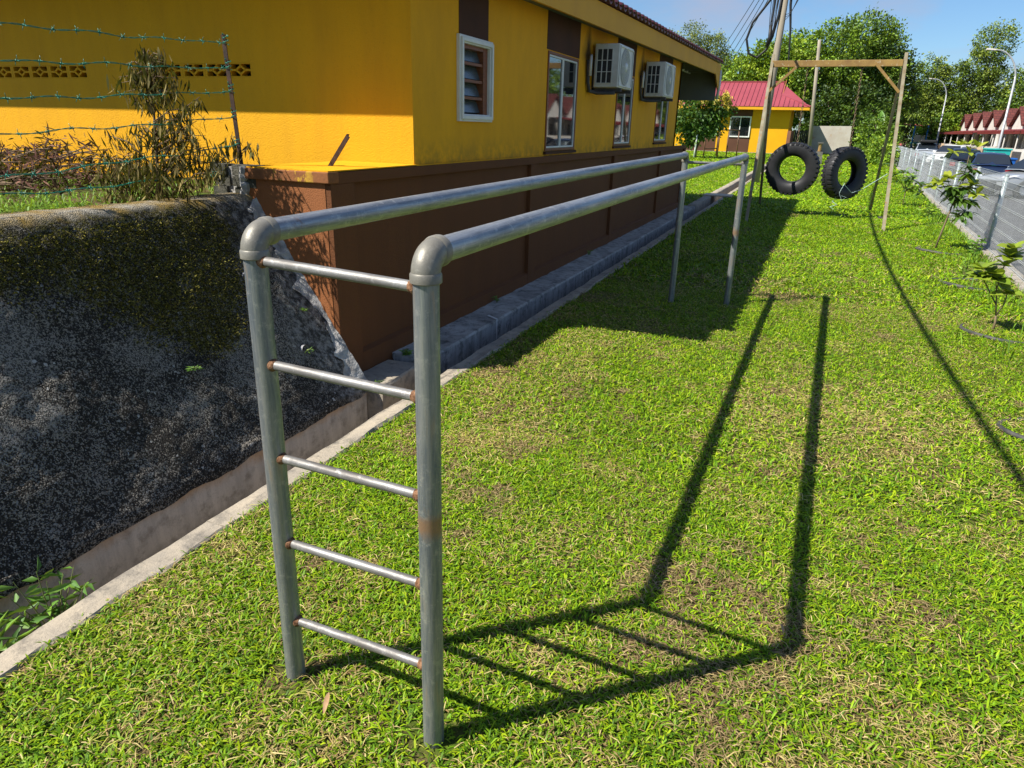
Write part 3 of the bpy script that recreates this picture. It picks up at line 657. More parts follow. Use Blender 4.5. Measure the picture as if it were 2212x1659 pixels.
# ------------------------------------------------------------------ parallel bars
PR = .0302
pb = empty('parallel_bars', (-1.03, 1.33, 0), 0, 'galvanised pipe parallel bars with ladder end standing on the lawn', 'exercise bars')
HT = 1.430; ER = .043
posts = [((-1.297, 1.351), (-1.284, 1.356)), ((-.765, 1.316), (-.762, 1.318))]
fars = [(-1.186, 7.198), (-.636, 7.366)]
def elbow(parent, p, d, name='elbow', r=.0338):
    """90 degree elbow: post top at p (centre line corner), rail direction d"""
    p = Vector(p); d = Vector(d).normalized(); c = p+d*ER+Vector((0, 0, -ER)); pts = [p+Vector((0, 0, -ER-.016))]
    for i in range(11):
        t = math.pi/2*i/10; pts.append(c-d*ER*math.cos(t)+Vector((0, 0, 1))*ER*math.sin(t))
    pts.append(p+d*(ER+.016))
    o = rel(MB().tube(pts, r, 28).build(name, M['elbow'], auto=40), parent)
    for (q, dd) in ((pts[0], Vector((0, 0, 1))), (pts[-1], -d)):
        b = MB(); b.tube([q-dd*.004, q-dd*.004+dd*.002, q+dd*.016, q+dd*.020], [r+.0008, r+.0030, r+.0030, r+.0004], 28); sub(b.build('collar', M['elbow'], auto=40), o, parent)
    b = MB(); s = d.cross(Vector((0, 0, 1))); q = c-d*ER*.10+Vector((0, 0, 1))*ER*.10
    return o
for (base, top), fr in zip(posts, fars):
    tp = Vector((*top, HT)); ft = Vector((fr[0]-.01, fr[1], HT+.048)); d = (ft-tp).normalized()
    rel(MB().tube([(*base, -.12), (*base, 0), tuple(Vector((*base, 0)).lerp(Vector((*top, HT-.1)), .5)), (top[0], top[1], HT-.045)], PR, 28).build('post', M['pipe'], auto=40), pb)
    elbow(pb, tp, d); elbow(pb, ft, -d, 'elbow', .0335)
    n = 14; rel(MB().tube([tp+d*(ER+.0)+(ft-d*ER-(tp+d*ER))*(i/n) for i in range(n+1)], PR, 28).build('rail', M['rail'], auto=40), pb)
    rel(MB().tube([(*fr, -.12), (*fr, .3), (ft.x, ft.y, ft.z-.045)], PR, 24).build('post', M['pipe'], auto=40), pb)

rz = [1.359, 1.085, .81, .533, .253]
for i, z in enumerate(rz):
    dz = .006*i-.004
    a, c = Vector((-1.297+.013*z/HT+PR*.8, 1.352, z-dz)), Vector((-.765+.003*z/HT-PR*.8, 1.317, z+dz))
    o = rel(MB().tube([a, a.lerp(c, .33), a.lerp(c, .66), c], .0132, 18).build('rung', M['rung'], auto=40), pb)
    for q, dd in ((a, c-a), (c, a-c)):
        dd = dd.normalized(); b = MB(); b.tube([q-dd*.004, q+dd*.005, q+dd*.011, q+dd*.018], [.0165+.002*rnd.random(), .0175+.002*rnd.random(), .0150, .0134], 14); sub(b.build('weld', M['rust'], smooth=True), o, pb)
o = rel(MB().tube([(-1.19+.02, 7.2, 1.412), (-.64-.02, 7.36, 1.408)], .0140, 14).build('rung', M['rung'], auto=40), pb)
rel(MB().tube([(-1.258, 7.2, .905), (-1.186, 7.198, .905)], .001, 4).build('wire_tie', M['bracket']), pb) if False else None

# ------------------------------------------------------------------ barbed wire fence on the wall's end
bf = empty('barbed_wire_fence', (-3.585, 3.75, 1.41), 0, 'green barbed wire strands on a rusty angle iron post', 'barbed wire fence')
b = MB(); p0, p1 = Vector((-3.583, 3.75, 1.36)), Vector((-3.620, 3.75, 2.205))
for off in ((0, .0), (1, 0)):
    if off[0] == 0: b.prism(p0, p1, .032, .005, (0, 1, 0))
    else: b.prism(p0+Vector((-.0165, .016, 0)), p1+Vector((-.0165, .016, 0)), .005, .032, (0, 1, 0))
rel(b.build('post', M['rustiron']), bf)
b = MB(); p0, p1 = Vector((-3.78, .35, 1.1)), Vector((-3.76, .35, 2.1)); b.prism(p0, p1, .032, .005, (0, 1, 0)); b.prism(p0+Vector((-.0165, .016, 0)), p1+Vector((-.0165, .016, 0)), .005, .032, (0, 1, 0))
rel(b.build('post', M['rustiron']), bf)
bb = MB()
for t in range(4):
    a = t*math.pi/2+.4; bb.tube([(math.cos(a)*.004, -.006+.004*t, math.sin(a)*.004), (math.cos(a)*.024, -.010+.006*t, math.sin(a)*.024)], [.0019, .0009], 5)
bb.tube([(.0046*math.cos(t*1.2), -.010+.0018*t, .0046*math.sin(t*1.2)) for t in range(13)], .0019, 5)
barb = bb.mesh('barb', True)
wz = [(2.151, 2.105), (2.005, 1.952), (1.867, 1.782), (1.709, 1.622), (1.534, 1.430), (1.345, 1.329)]
for wi, (za, zb) in enumerate(wz):
    A = Vector((-3.598, 3.742, za)) if wi < 5 else Vector((-3.72, 3.66, za))
    def wp(s):
        yv = A.y+(.4-A.y)*s; sl = (zb-za)/(2.3-3.75); z = za+sl*(yv-A.y)*.98 - .018*math.sin(math.pi*min(1, s*1.2)) + .010*math.sin(s*23+wi*2)*s**.5*(1-s)+.006*math.sin(s*51+wi)*min(1, s*6)
        return Vector((A.x+(-3.70-A.x)*s*.5+.008*math.sin(s*31+wi), yv, z))
    b = MB(); n = 230
    for ph in (0, math.pi):
        pts = []
        for i in range(n+1):
            s = i/n; t = s*42*2*math.pi*.5+ph; c = wp(s); pts.append(c+Vector((math.cos(t), 0, math.sin(t)))*.0024)
        b.tube(pts, .0019, 5)
    # wrapped end round the post
    if wi < 5: b.tube([A+Vector((.020*math.cos(t)+.0, .012*math.sin(t)+.004, .004*t-.01+.004*math.sin(5*t))) for t in [k*.5 for k in range(34)]], .0024, 5)
    else: b.tube([A+Vector((-.02+.03*math.cos(t), .0, .02*math.sin(t*1.3))) for t in [k*.4 for k in range(30)]], .0022, 5)
    wo_ = rel(b.build('wire', M['pvc'], smooth=True), bf)
    s = .015+rnd.random()*.02
    while s < .99:
        o = link_mesh('barb', barb, M['pvc']); o.location = wp(s); o.rotation_euler = (0, rnd.random()*6.28, rnd.uniform(-.1, .1)); o.scale = (1.05,)*3; sub(o, wo_, bf); s += .0385+rnd.uniform(-.004, .004)
b = MB(); q0, q1 = Vector((-3.13, 4.1, 1.395)), Vector((-2.953, 4.1, 1.612)); b.prism(q0, q1, .030, .005, (0, 1, 0)); b.prism(q0+Vector((-.012, .015, .010)), q1+Vector((-.012, .015, .010)), .005, .030, (0, 1, 0))
tag(b.build('angle_iron_stub', M['rustiron']), 'short rusty angle iron stub leaning over the yellow ledge', 'iron stub')

# ------------------------------------------------------------------ wilted sapling and dead branches behind the wire
def drooping(P, n, ln, wd, cols, seed, spread=.05, mat=None):
    g = np.random.default_rng(seed); idx = g.integers(0, len(P), n); B = np.array(P)[idx]+g.normal(size=(n, 3))*spread
    A = np.stack([g.normal(size=n)*.32, g.normal(size=n)*.30, -1+g.normal(size=n)*.25], 1)
    c = np.array(cols)[g.integers(0, len(cols), n)]*(g.uniform(.6, 1.25, n)[:, None])
    return B, A, g.uniform(ln*.65, ln*1.25, n), g.uniform(wd*.5, wd*1.4, n), c
def curled(name, B, A, Ln, W, C, mat, parent, seed=0):
    """dry leaf: narrow 3-segment strip that twists and curls"""
    g = np.random.default_rng(seed); n = len(B); A = nrm(A); S = nrm(np.cross(A, g.normal(size=(n, 3)))); Nn = np.cross(A, S)
    rows = []; p = B.copy(); prevd = A.copy(); tw = g.uniform(-.8, .8, n)[:, None]; cu = g.uniform(-.55, .55, n)[:, None]
    for k, wf in enumerate((.15, 1.0, .85, .1)):
        a = tw*k; s2 = S*np.cos(a)+Nn*np.sin(a); rows += [p-s2*(W*wf/2)[:, None], p+s2*(W*wf/2)[:, None]]
        prevd = nrm(prevd+Nn*cu*.5); p = p+prevd*(Ln/3)[:, None]
    v = np.stack(rows, 1).reshape(-1, 3); i = np.arange(n)[:, None]*8
    F = np.concatenate([i+[[2*k, 2*k+1, 2*k+3, 2*k+2]] for k in range(3)], 0)
    return link_mesh(name, np_mesh(name, v, [F], np.repeat(C, 8, 0)), mat, parent)
ws = empty('wilted_sapling', (-4.78, 4.08, 1.13), 0, 'wilted upright sapling with drooping dry olive leaves behind the barbed wire', 'dead sapling')
stem = [(-4.80, 4.05, 1.12), (-4.78, 4.08, 1.5), (-4.76, 4.1, 1.85), (-4.74, 4.1, 2.16)]
b = MB(); b.tube(stem, [.014, .011, .008, .003], 7); anchors = []
for k in range(46):
    s = .12+.88*rnd.random(); z = 1.14+1.02*s; base = Vector((-4.79+.04*s, 4.08, z)); ext = .16+(1-s)*.52
    a = rnd.uniform(0, 2*math.pi); dirx = math.cos(a)*ext*(1.12 if math.cos(a) > 0 else .95); tip = base+Vector((dirx, math.sin(a)*ext*.35-.03, rnd.uniform(.0, .22)*ext+.03)); md = base.lerp(tip, .5)+Vector((0, 0, .04))
    b.tube([base, md, tip], [.005, .004, .0018], 5)
    for q in range(7): t = (q+1)/7; p = (base*(1-t)**2+md*2*t*(1-t)+tip*t*t); anchors.append(tuple(p))
for z in (1.95, 2.02, 2.08, 2.12, 2.15): anchors += [(-4.75+rnd.uniform(-.05, .05), 4.1, z)]*3
# stout side limb towards the post, upper right clump
for (bx, bz, tx, tz) in ((-4.7, 1.55, -4.22, 1.88), (-4.7, 1.45, -4.28, 1.72), (-4.72, 1.35, -4.18, 1.55), (-4.65, 1.2, -4.1, 1.38), (-4.85, 1.4, -5.25, 1.6), (-4.85, 1.25, -5.35, 1.45)):
    b.tube([(bx, 4.07, bz), ((bx+tx)/2, 4.05, (bz+tz)/2+.06), (tx, 4.04, tz)], [.007, .005, .002], 5)
    for q in range(14): t = .35+.65*q/14; anchors.append((bx+(tx-bx)*t, 4.05, bz+(tz-bz)*t+.05*math.sin(t*3)))
rel(b.build('stem', M['twig'], smooth=True), ws)
olive = [(.11, .083, .022), (.17, .13, .042), (.07, .053, .014), (.26, .205, .08), (.045, .032, .012), (.09, .08, .018)]
for k in range(230):      # lower skirt of collapsed branches that hangs over the wall crest
    anchors.append((rnd.uniform(-5.2, -4.42), rnd.uniform(3.75, 4.2), 1.16+.30*rnd.random()**1.5))
B_, A_, L_, W_, C_ = drooping(anchors, 2300, .098, .0135, olive, 3, .030)
o = rel(curled('dry_leaves', B_, A_, L_, W_, C_, M['deadleaf'], None, 4), ws); o['kind'] = 'stuff'
ws.location = (-3.80, 3.27, 1.20); ws.scale = (.80, .80, .82)
# twig caught at the post
tw = empty('dry_twig', (-3.75, 3.78, 1.41), 0, 'small dry leafy branch caught around the foot of the wire post', 'dead branch')
b = MB(); an = []
for (pa, pb_, pc) in (((-3.98, 3.85, 1.33), (-3.75, 3.8, 1.47), (-3.66, 3.78, 1.62)), ((-3.9, 3.82, 1.36), (-3.62, 3.77, 1.46), (-3.47, 3.74, 1.55)), ((-4.0, 3.83, 1.28), (-3.85, 3.80, 1.42), (-3.80, 3.76, 1.50))):
    b.tube([pa, pb_, pc], [.005, .004, .0015], 5)
    for q in range(12): t = q/11; an.append(tuple(Vector(pa)*(1-t)**2+Vector(pb_)*2*t*(1-t)+Vector(pc)*t*t))
rel(b.build('stem', M['twig'], smooth=True), tw); B_, A_, L_, W_, C_ = drooping(an, 150, .085, .015, olive, 9, .025)
o = rel(curled('dry_leaves', B_, A_, L_, W_, C_, M['deadleaf'], None, 5), tw); o['kind'] = 'stuff'
# heap
hp = empty('dead_branch_heap', (-5.8, 3.7, 1.13), 0, 'heap of reddish brown dead branches lying below the yellow wall', 'branch heap')
b = MB(); an = []
for k in range(190):
    x = rnd.uniform(-7.6, -5.0); y = rnd.uniform(2.75, 4.25); h = (.32 if x < -5.3 else .2)*rnd.random()**1.2*(.45+.55*min(1, (y-2.7)/.9)); ln = rnd.uniform(.25, .7); a = rnd.gauss(0, .45)
    p0 = Vector((x, y, 1.15+h*.8)); p1 = p0+Vector((math.cos(a)*ln, math.sin(a)*ln*.5, rnd.uniform(-.05, .16))); md = p0.lerp(p1, .5)+Vector((0, 0, rnd.uniform(-.02, .05)))
    b.tube([p0, md, p1], [.006, .0045, .002], 5)
    for q in range(5): an.append(tuple(p0.lerp(p1, q/4)))
rel(b.build('branches', M['twig'], smooth=True), hp)
redb = [(.06, .025, .019), (.10, .042, .032), (.035, .016, .012), (.17, .085, .06), (.08, .048, .028)]
B_, A_, L_, W_, C_ = drooping(an, 4200, .10, .013, redb, 6, .05); B_[:, 2] = np.maximum(B_[:, 2], 1.2); A_[:, 2] *= np.random.default_rng(1).uniform(-.4, 1, len(A_)); A_[:, 0] *= 2.5
o = rel(curled('dry_leaves', B_, A_, L_, W_, C_, M['deadleaf'], None, 7), hp); o['kind'] = 'stuff'
# wilted drooping leaves lying over the wall's crest under the sapling
# ------------------------------------------------------------------ grass
def grass_cols(x, y, n, g):
    dry = fbm(x*1.3, y*1.3, 0, 4, 31); dry2 = fbm(x*5, y*5, 0, 3, 32)
    pd = np.clip((dry-.44)*4.5, 0, 1)*.36+np.clip((dry2-.48)*3.5, 0, 1)*.40+.08
    pd = np.minimum(pd, .78)*np.clip(1.2-y/16, .25, 1)
    isd = g.random(n) < pd
    gr = np.array([(.135, .26, .004), (.21, .325, .005), (.10, .21, .005), (.27, .355, .007), (.17, .29, .004), (.06, .135, .005)])
    dc = np.array([(.42, .32, .13), (.54, .43, .19), (.33, .24, .09), (.38, .36, .08), (.27, .17, .07)])
    c = np.where(isd[:, None], dc[g.integers(0, 5, n)], gr[g.integers(0, 6, n)])
    lush = fbm(x*.7+9, y*.7, 0, 3, 33)[:, None]
    c = c*(.90+.48*lush)*g.uniform(.75, 1.25, n)[:, None]
    return c, isd
def grass(name, region, dens, ln, wd, seed, label=None):
    """region(u) -> (x0,x1,y0,y1); blades thrown evenly over it"""
    g = np.random.default_rng(seed); Ps = []
    for (x0f, x1f, y0, y1) in region:
        area = (max(x1f(y0), x1f(y1))-min(x0f(y0), x0f(y1)))*(y1-y0); n = int(area*dens)
        y = g.uniform(y0, y1, n); a, c = x0f(y), x1f(y); x = a+(c-a)*g.random(n)
        Ps.append(np.stack([x, y], 1))
    P = np.concatenate(Ps); n = len(P); x, y = P[:, 0], P[:, 1]
    # worn soil round the post feet
    c, isd = grass_cols(x, y, n, g)
    keep = np.ones(n, bool)
    for (px, py) in [(-1.297, 1.351), (-.765, 1.316), (-1.186, 7.198), (-.636, 7.366)]:
        d = np.hypot(x-px, y-py); keep &= ~((d < .10) & (g.random(n) < .75)) & (d > .03)
    bare = fbm(x*3.1, y*3.1, 0, 4, 35); thin = (bare > .69) & (g.random(n) < .60); c[thin] = np.array([(.30, .21, .10), (.44, .33, .16), (.22, .145, .07)])[g.integers(0, 3, thin.sum())]*g.uniform(.7, 1.15, thin.sum())[:, None]; isd[thin] = True
    x, y, c, isd = x[keep], y[keep], c[keep], isd[keep]; n = len(x)
    az = g.uniform(0, 2*np.pi, n); el = np.where(isd, g.uniform(.02, .45, n), g.uniform(.12, .95, n))
    A = np.stack([np.cos(az)*np.cos(el), np.sin(az)*np.cos(el), np.sin(el)], 1); S = np.stack([-np.sin(az), np.cos(az), g.normal(size=n)*.25], 1)
    tall = .75+.6*fbm(x*1.7, y*1.7, 0, 3, 36)
    z = .016*(fbm(x*.9, y*.9, 0, 3, 3)-.5)+np.where(isd, g.uniform(.002, .022, n), g.uniform(-.004, .014, n))
    Lb = ln*g.uniform(.5, 1.35, n)*tall; W = wd*g.uniform(.6, 1.35, n)*np.where(isd, .6, 1.0)
    Lb = np.where(isd, Lb*g.uniform(.5, 1.5, n), Lb)
    return blades(name, np.stack([x, y, z], 1), A, S, Lb, W, c, M['grass'], .28)
lawn_unused = None
K_ = lambda v: (lambda y: np.full_like(np.asarray(y, float), v))
fx = lambda y: fence_x(y)-.12
lx = lambda y: -2.145+.035*(fbm(np.asarray(y, float)*6, 4., 0, 3, 12)-.5)-.03*(np.random.default_rng(5).random(np.shape(y)) < .05)
vis_r = lambda y: np.minimum(fence_x(y)-.12, .55+.62*np.asarray(y, float))
vis_l = lambda y: np.maximum(lx(y), -2.3+0*np.asarray(y))
tag(grass('lawn_grass', [(lx, vis_r, .55, 3.4)], 13500, .036, .0050, 1), 'short broad-bladed grass with straw patches in the foreground', 'grass', kind='stuff')
tag(grass('lawn_grass', [(lx, vis_r, 3.4, 8.0)], 7000, .041, .0066, 2), 'trimmed lawn grass around the far posts of the bars', 'grass', kind='stuff')
tag(grass('lawn_grass', [(lx, fx, 8.0, 17.0)], 1500, .070, .014, 3), 'bright lawn grass in front of the tyre swing', 'grass', kind='stuff')
tag(grass('lawn_grass', [(lx, fx, 17.0, 34.0), (K_(-12.), K_(-2.7), 17.0, 36.0)], 330, .095, .030, 4), 'bright lawn grass behind the tyre swing', 'grass', kind='stuff')
tag(grass('lawn_grass', [(K_(-2.1), fx, 34.0, 80.0), (K_(-16.), K_(-2.7), 36.0, 67.0)], 60, .14, .085, 5), 'distant lawn grass in front of the second yellow building', 'grass', kind='stuff')
# taller tufts along the fence line
g = np.random.default_rng(8); n = 5200; y = g.uniform(6, 34, n); cl = fbm(y*1.1, 2., 0, 3, 44); x = fence_x(y)-.15-np.abs(g.normal(size=n))*.32
kp = g.random(n) < np.clip((cl-.35)*3, 0, 1); x, y = x[kp], y[kp]; n = len(x); az = g.uniform(0, 6.28, n); el = g.uniform(.7, 1.4, n)
A = np.stack([np.cos(az)*np.cos(el), np.sin(az)*np.cos(el), np.sin(el)], 1)
c = np.array([(.14, .27, .02), (.20, .33, .03), (.09, .19, .02)])[g.integers(0, 3, n)]*g.uniform(.7, 1.2, n)[:, None]
tag(blades('tall_grass', np.stack([x, y, 0*x], 1), A, np.stack([-np.sin(az), np.cos(az), 0*az], 1), g.uniform(.08, .30, n), g.uniform(.006, .012, n), c, M['grass'], .35), 'taller tufts of grass along the mesh fence', 'grass', kind='stuff')
# grass on the raised bank behind the retaining wall
g = np.random.default_rng(18); n = 7000; x = g.uniform(-7.2, -3.55, n); y = g.uniform(2.0, 4.4, n); kp = (x < np.array([crest_x(v)-.16 for v in y])-.06*g.random(n)) & (fbm(x*3, y*3, 0, 3, 3) > .36); x, y = x[kp], y[kp]; n = len(x)
az = g.uniform(0, 6.28, n); el = g.uniform(.15, 1.2, n); A = np.stack([np.cos(az)*np.cos(el), np.sin(az)*np.cos(el), np.sin(el)], 1)
c = np.array([(.16, .30, .02), (.22, .36, .03), (.10, .20, .02)])[g.integers(0, 3, n)]*g.uniform(.7, 1.2, n)[:, None]
tag(blades('bank_grass', np.stack([x, y, 1.185+0*x], 1), A, np.stack([-np.sin(az), np.cos(az), 0*az], 1), g.uniform(.04, .10, n), g.uniform(.006, .011, n), c, M['grass'], .3), 'fresh green grass on the bank above the retaining wall', 'grass', kind='stuff')
# moss on the sloped wall
g = np.random.default_rng(28); n = 30000; yy = g.uniform(.9, 3.5, n); u = g.uniform(.30, .97, n)
mk = sum(np.exp(-(((yy-a)/(r_*.9))**2+((u-c_)/(r_*.8))**2)) for a, c_, r_ in ((2.45, .9, .42), (2.62, .72, .34), (2.8, .53, .24), (3.05, .88, .34), (1.95, .9, .28), (3.0, .66, .2))); kp = (mk*(.5+fbm(yy*5, u*6, 0, 4, 51)) > .42+.5*g.random(n)); yy, u = yy[kp], u[kp]; n = len(yy)
cx = -3.43-.012*(3.67-yy); x = -2.60+(cx+2.60)*u; z = .005+1.185*u
d = slope_disp(yy, x, z)
P = np.stack([x+d*.82+.003, yy, z+d*.57+.002], 1); A = np.stack([g.normal(size=n)*.6+.78, g.normal(size=n)*.8, g.normal(size=n)*.6+.2], 1)
c = np.array([(.10, .085, .012), (.17, .15, .025), (.06, .05, .01), (.24, .21, .05), (.045, .04, .015)])[g.integers(0, 5, n)]*g.uniform(.6, 1.15, n)[:, None]
o = rel(leaves('moss', P, A, g.uniform(.008, .022, n), g.uniform(.004, .009, n), c, M['deadleaf']), rw); o['kind'] = 'stuff'
# small weeds
def weed(name, base, n, ln, wd, nstem, h, label, seed, cat='weed', lean=(0, 0, 1), cols=((.10, .22, .03), (.16, .30, .04), (.07, .16, .03))):
    g = np.random.default_rng(seed); w_ = empty(name, base, 0, label, cat); b = MB(); P, A = [], []
    for k in range(nstem):
        a = g.uniform(0, 6.28); tip = Vector(lean)*h*g.uniform(.6, 1)+Vector((math.cos(a), math.sin(a), 0))*h*.45*g.random(); b.tube([(0, 0, 0), tuple(tip*.5+Vector((0, 0, h*.05))), tuple(tip)], [.003, .0025, .0012], 5)
        for q in range(max(1, n//nstem)):
            t = .2+.8*g.random(); p = tip*t; P.append(p); az = g.uniform(0, 6.28); A.append((math.cos(az), math.sin(az), g.uniform(-.35, .55)))
    b.build('stem', M['weedstem'] if 'weedstem' in M else M.setdefault('weedstem', pm('green_stem', (.12, .18, .04), (.16, .13, .06), 20, .6)), w_)
    c = np.array(cols)[g.integers(0, len(cols), len(P))]*g.uniform(.8, 1.2, len(P))[:, None]
    leaves('leaves', np.array(P), np.array(A), g.uniform(ln*.6, ln*1.2, len(P)), wd, c, M['leaf'], w_, .12, np.tile([[0, 0, 1.]], (len(P), 1))+g.normal(size=(len(P), 3))*.9, .15)
    return w_
weed('weed', (-2.44, 1.30, -.26), 110, .10, .024, 12, .36, 'leafy weed growing inside the drain at the lower left', 71)
weed('weed', (-2.42, 1.06, -.28), 100, .10, .024, 10, .30, 'dark weed clump in the drain at the picture edge', 75)
def on_slope(yy, s): return (-2.60+(crest_x(yy)+2.60)*s+.012, yy, .005+1.185*s)
weed('weed', on_slope(2.50, .37), 40, .035, .011, 6, .07, 'small bright green weed growing on the black sloped wall', 72, lean=(.8, 0, .3))
weed('weed', on_slope(3.33, .27), 14, .05, .006, 5, .05, 'tuft of grass sprouting from the lower weep hole', 73, lean=(.8, 0, .3))
weed('weed', on_slope(3.50, .44), 16, .04, .006, 5, .05, 'tiny grass tuft in the pale mortar seam', 74, lean=(.6, -.2, .5))
weed('weed', (-2.68, 4.32, .02), 46, .05, .012, 7, .06, 'weed in the gap at the foot of the brown plinth corner', 76)
weed('weed', (-2.49, 3.60, .02), 26, .05, .009, 6, .07, 'weed at the low tip of the sloped wall by the drain', 77)
weed('weed', (-2.74, 6.15, .03), 20, .05, .008, 5, .07, 'dry weed on the drain ledge below the first plinth panel', 78)
weed('weed', (-2.74, 9.3, .03), 20, .05, .010, 5, .08, 'weed on the drain ledge below the second plinth panel', 79)
# dry leaf litter lying on the lawn
flm = pm('dead_leaf', (.42, .27, .15), (.32, .18, .09), 30, .8, .1)
def flat_leaf(ln, wd, curlz):
    b = MB(); n = 6
    for i in range(n+1):
        u = i/n; ww = wd*math.sin(math.pi*min(1, u*.93+.05))**.8; z = curlz*math.sin(math.pi*u)
        b.v += [(-ww, u*ln, z+.25*ww), (0, u*ln, z), (ww, u*ln, z+.25*ww)]
    for i in range(n):
        for k in (0, 1): b.f.append((i*3+k, i*3+k+1, i*3+k+4, i*3+k+3)); b.m.append(0)
    return b
for (x, y, rz, ln, lab) in ((-1.10, 1.24, .45, .075, 'pale dry blade of debris on the grass between the near posts'), (.16, 2.20, .3, .05, 'curled grey dry leaf on the shadow corner of the bars'), (-.40, 2.75, 1.2, .035, 'small pale dry leaf on the open lawn'),
                            (1.66, 6.75, 1.0, .10, 'curled tan leaf on the grass in front of the big-leaved sapling'), (2.02, 6.9, 2.2, .10, 'brown dead leaf beside the big-leaved sapling'), (1.93, 7.32, .4, .09, 'orange dead leaf under the big-leaved sapling')):
    o = flat_leaf(ln, ln*.11, .008).build('fallen_leaf', flm, smooth=True); o.location = (x, y, .032); o.rotation_euler = (.1, .15, rz); tag(o, lab, 'fallen leaf', 'dead leaves lying on the lawn')
# ------------------------------------------------------------------ tyre swing frame
M['swing'] = pm('peeling_ochre_steel', (.30, .19, .055), (.20, .115, .04), 5, .6, .3, bs=60, bst=.4, c3=(.42, .36, .24), s3=16, l3=.60, h3=.72)
M['swingleg'] = pm('peeling_pale_green_steel', (.24, .22, .15), (.16, .12, .065), 6, .6, .3, bs=60, bst=.4, c3=(.24, .12, .05), s3=9, l3=.56, h3=.68)
sw = empty('swing_frame', (.07, 16.8, 0), 0, 'tall rusty A-frame of square steel holding two tyre swings', 'swing frame')
for sx, xb, xt in ((-1, -1.14, -1.20), (1, 1.36, 1.30)):
    rel(MB().prism((xb+.02, 14.86, -.1), (xt, 16.86, 3.26), .058, .045).build('leg', M['swingleg']), sw)
    rel(MB().prism((xb, 18.75, -.1), (xt, 16.86, 3.18), .058, .045).build('leg', M['swingleg']), sw)
rel(MB().box(-1.19, 1.27, 16.74, 16.83, 3.01, 3.135).build('beam', M['swing'], bevel=.008), sw)
rel(MB().prism((-.66, 16.71, 3.04), (-1.19, 16.71, 2.53), .05, .07, (0, 1, 0)).build('brace', M['swing']), sw)
rel(MB().prism((.79, 16.71, 3.05), (1.30, 16.71, 2.53), .05, .07, (0, 1, 0)).build('brace', M['swing']), sw)
rel(MB().box(1.265, 1.345, 15.15, 15.20, .22, .25).build('wire_tie', M['bracket']), sw)
M['rubber'] = pm('weathered_tyre_rubber', (.014, .014, .016), (.024, .024, .026), 5, .5, .35, bs=80, bst=.2, obj=True)
M['chain'] = pm('rusty_chain', (.13, .09, .055), (.20, .14, .085), 30, .7, .3, bst=0)
def tyre_mesh(Ro, Ri, Wd, lugs):
    b = MB(); h = Wd/2
    prof = [(Ri, -h*.40), (Ri+.012, -h*.58), (Ri+.05, -h*.88), ((Ri+Ro)/2, -h*1.0), (Ro-.055, -h*.97), (Ro-.03, -h*.90), (Ro-.006, -h*.70), (Ro, -h*.3), (Ro, h*.3), (Ro-.006, h*.70), (Ro-.03, h*.90), (Ro-.055, h*.97), ((Ri+Ro)/2, h), (Ri+.05, h*.88), (Ri+.012, h*.58), (Ri, h*.40), (Ri+.03, h*.40), (Ro-.03, h*.80), (Ro-.028, 0), (Ro-.03, -h*.80), (Ri+.03, -h*.40)]
    b.lathe(prof, 72, 'y', closed=True)
    return b.mesh('tyre', True)
def lug_mesh(Ro, Wd, n):
    b = MB()
    for k in range(n):
        a = 2*math.pi*k/n
        for sgn in (-1, 1):
            a2 = a+(math.pi/n if sgn > 0 else 0)
            def P(da, r_, y_): return (r_*math.cos(a2+da), y_, r_*math.sin(a2+da))
            w1, y0_, y1_ = math.pi/n*.62, sgn*Wd*.10, sgn*Wd*.505
            vs = [P(-w1, Ro-.01, y0_), P(w1, Ro-.01, y0_), P(w1*.9, Ro+.010, y0_), P(-w1*.9, Ro+.010, y0_), P(-w1, Ro-.045, y1_), P(w1, Ro-.045, y1_), P(w1*.85, Ro+.002, y1_*.97), P(-w1*.85, Ro+.002, y1_*.97)]
            fs = [(0, 1, 2, 3), (7, 6, 5, 4), (0, 4, 5, 1), (1, 5, 6, 2), (2, 6, 7, 3), (3, 7, 4, 0)]
            b.add(vs, fs if sgn > 0 else [f[::-1] for f in fs])
    return b.mesh('tread')
def chain(b, p0, p1, link=.075):
    p0, p1 = Vector(p0), Vector(p1); n = int((p1-p0).length/(link*.72)); d = (p1-p0).normalized(); s = d.cross(Vector((0, 1, 0))).normalized(); q = d.cross(s)
    for i in range(n):
        c = p0.lerp(p1, (i+.5)/n); w_ = s if i % 2 else q
        b.tube([c+d*(link*.5*math.cos(t))+w_*(.017*math.sin(t)) for t in [2*math.pi*k/8 for k in range(8)]], .0055, 5, closed=True)
def tyre_swing(x, z, rz, top, Ro, lab, tilt=0.0):
    t = empty('tyre_swing', (x, 16.8, z), 0, lab, 'tyre swing', 'tyres hung from the swing frame')
    o = link_mesh('tyre', tyre_mesh(Ro, Ro*.50, .27, 0), M['rubber'], t); o.rotation_euler = (tilt, 0, rz)
    lg = link_mesh('tread_lugs', lug_mesh(Ro, .27, 34), M['rubber'], o)
    b = MB(); chain(b, (top[0]-x, .0, top[1]-z), (.02, 0, Ro*.50+.01)); o2 = b.build('chain', M['chain'], t, smooth=True)
    b = MB(); b.tube([(top[0]-x+.075*math.cos(a), .0, top[1]+.075*math.sin(a)*1.1-z-.02) for a in [2*math.pi*k/14 for k in range(14)]], .008, 5, closed=True); b.build('chain_loop', M['chain'], t)
    return t
t1 = tyre_swing(-.46, .985, R(-8), (-.48, 3.08), .545, 'black tyre facing the lawn, hung left on a chain', R(4))
t2 = tyre_swing(.59, .945, R(46), (.55, 3.08), .53, 'black tyre turned half sideways, hung right on a chain', R(-3))
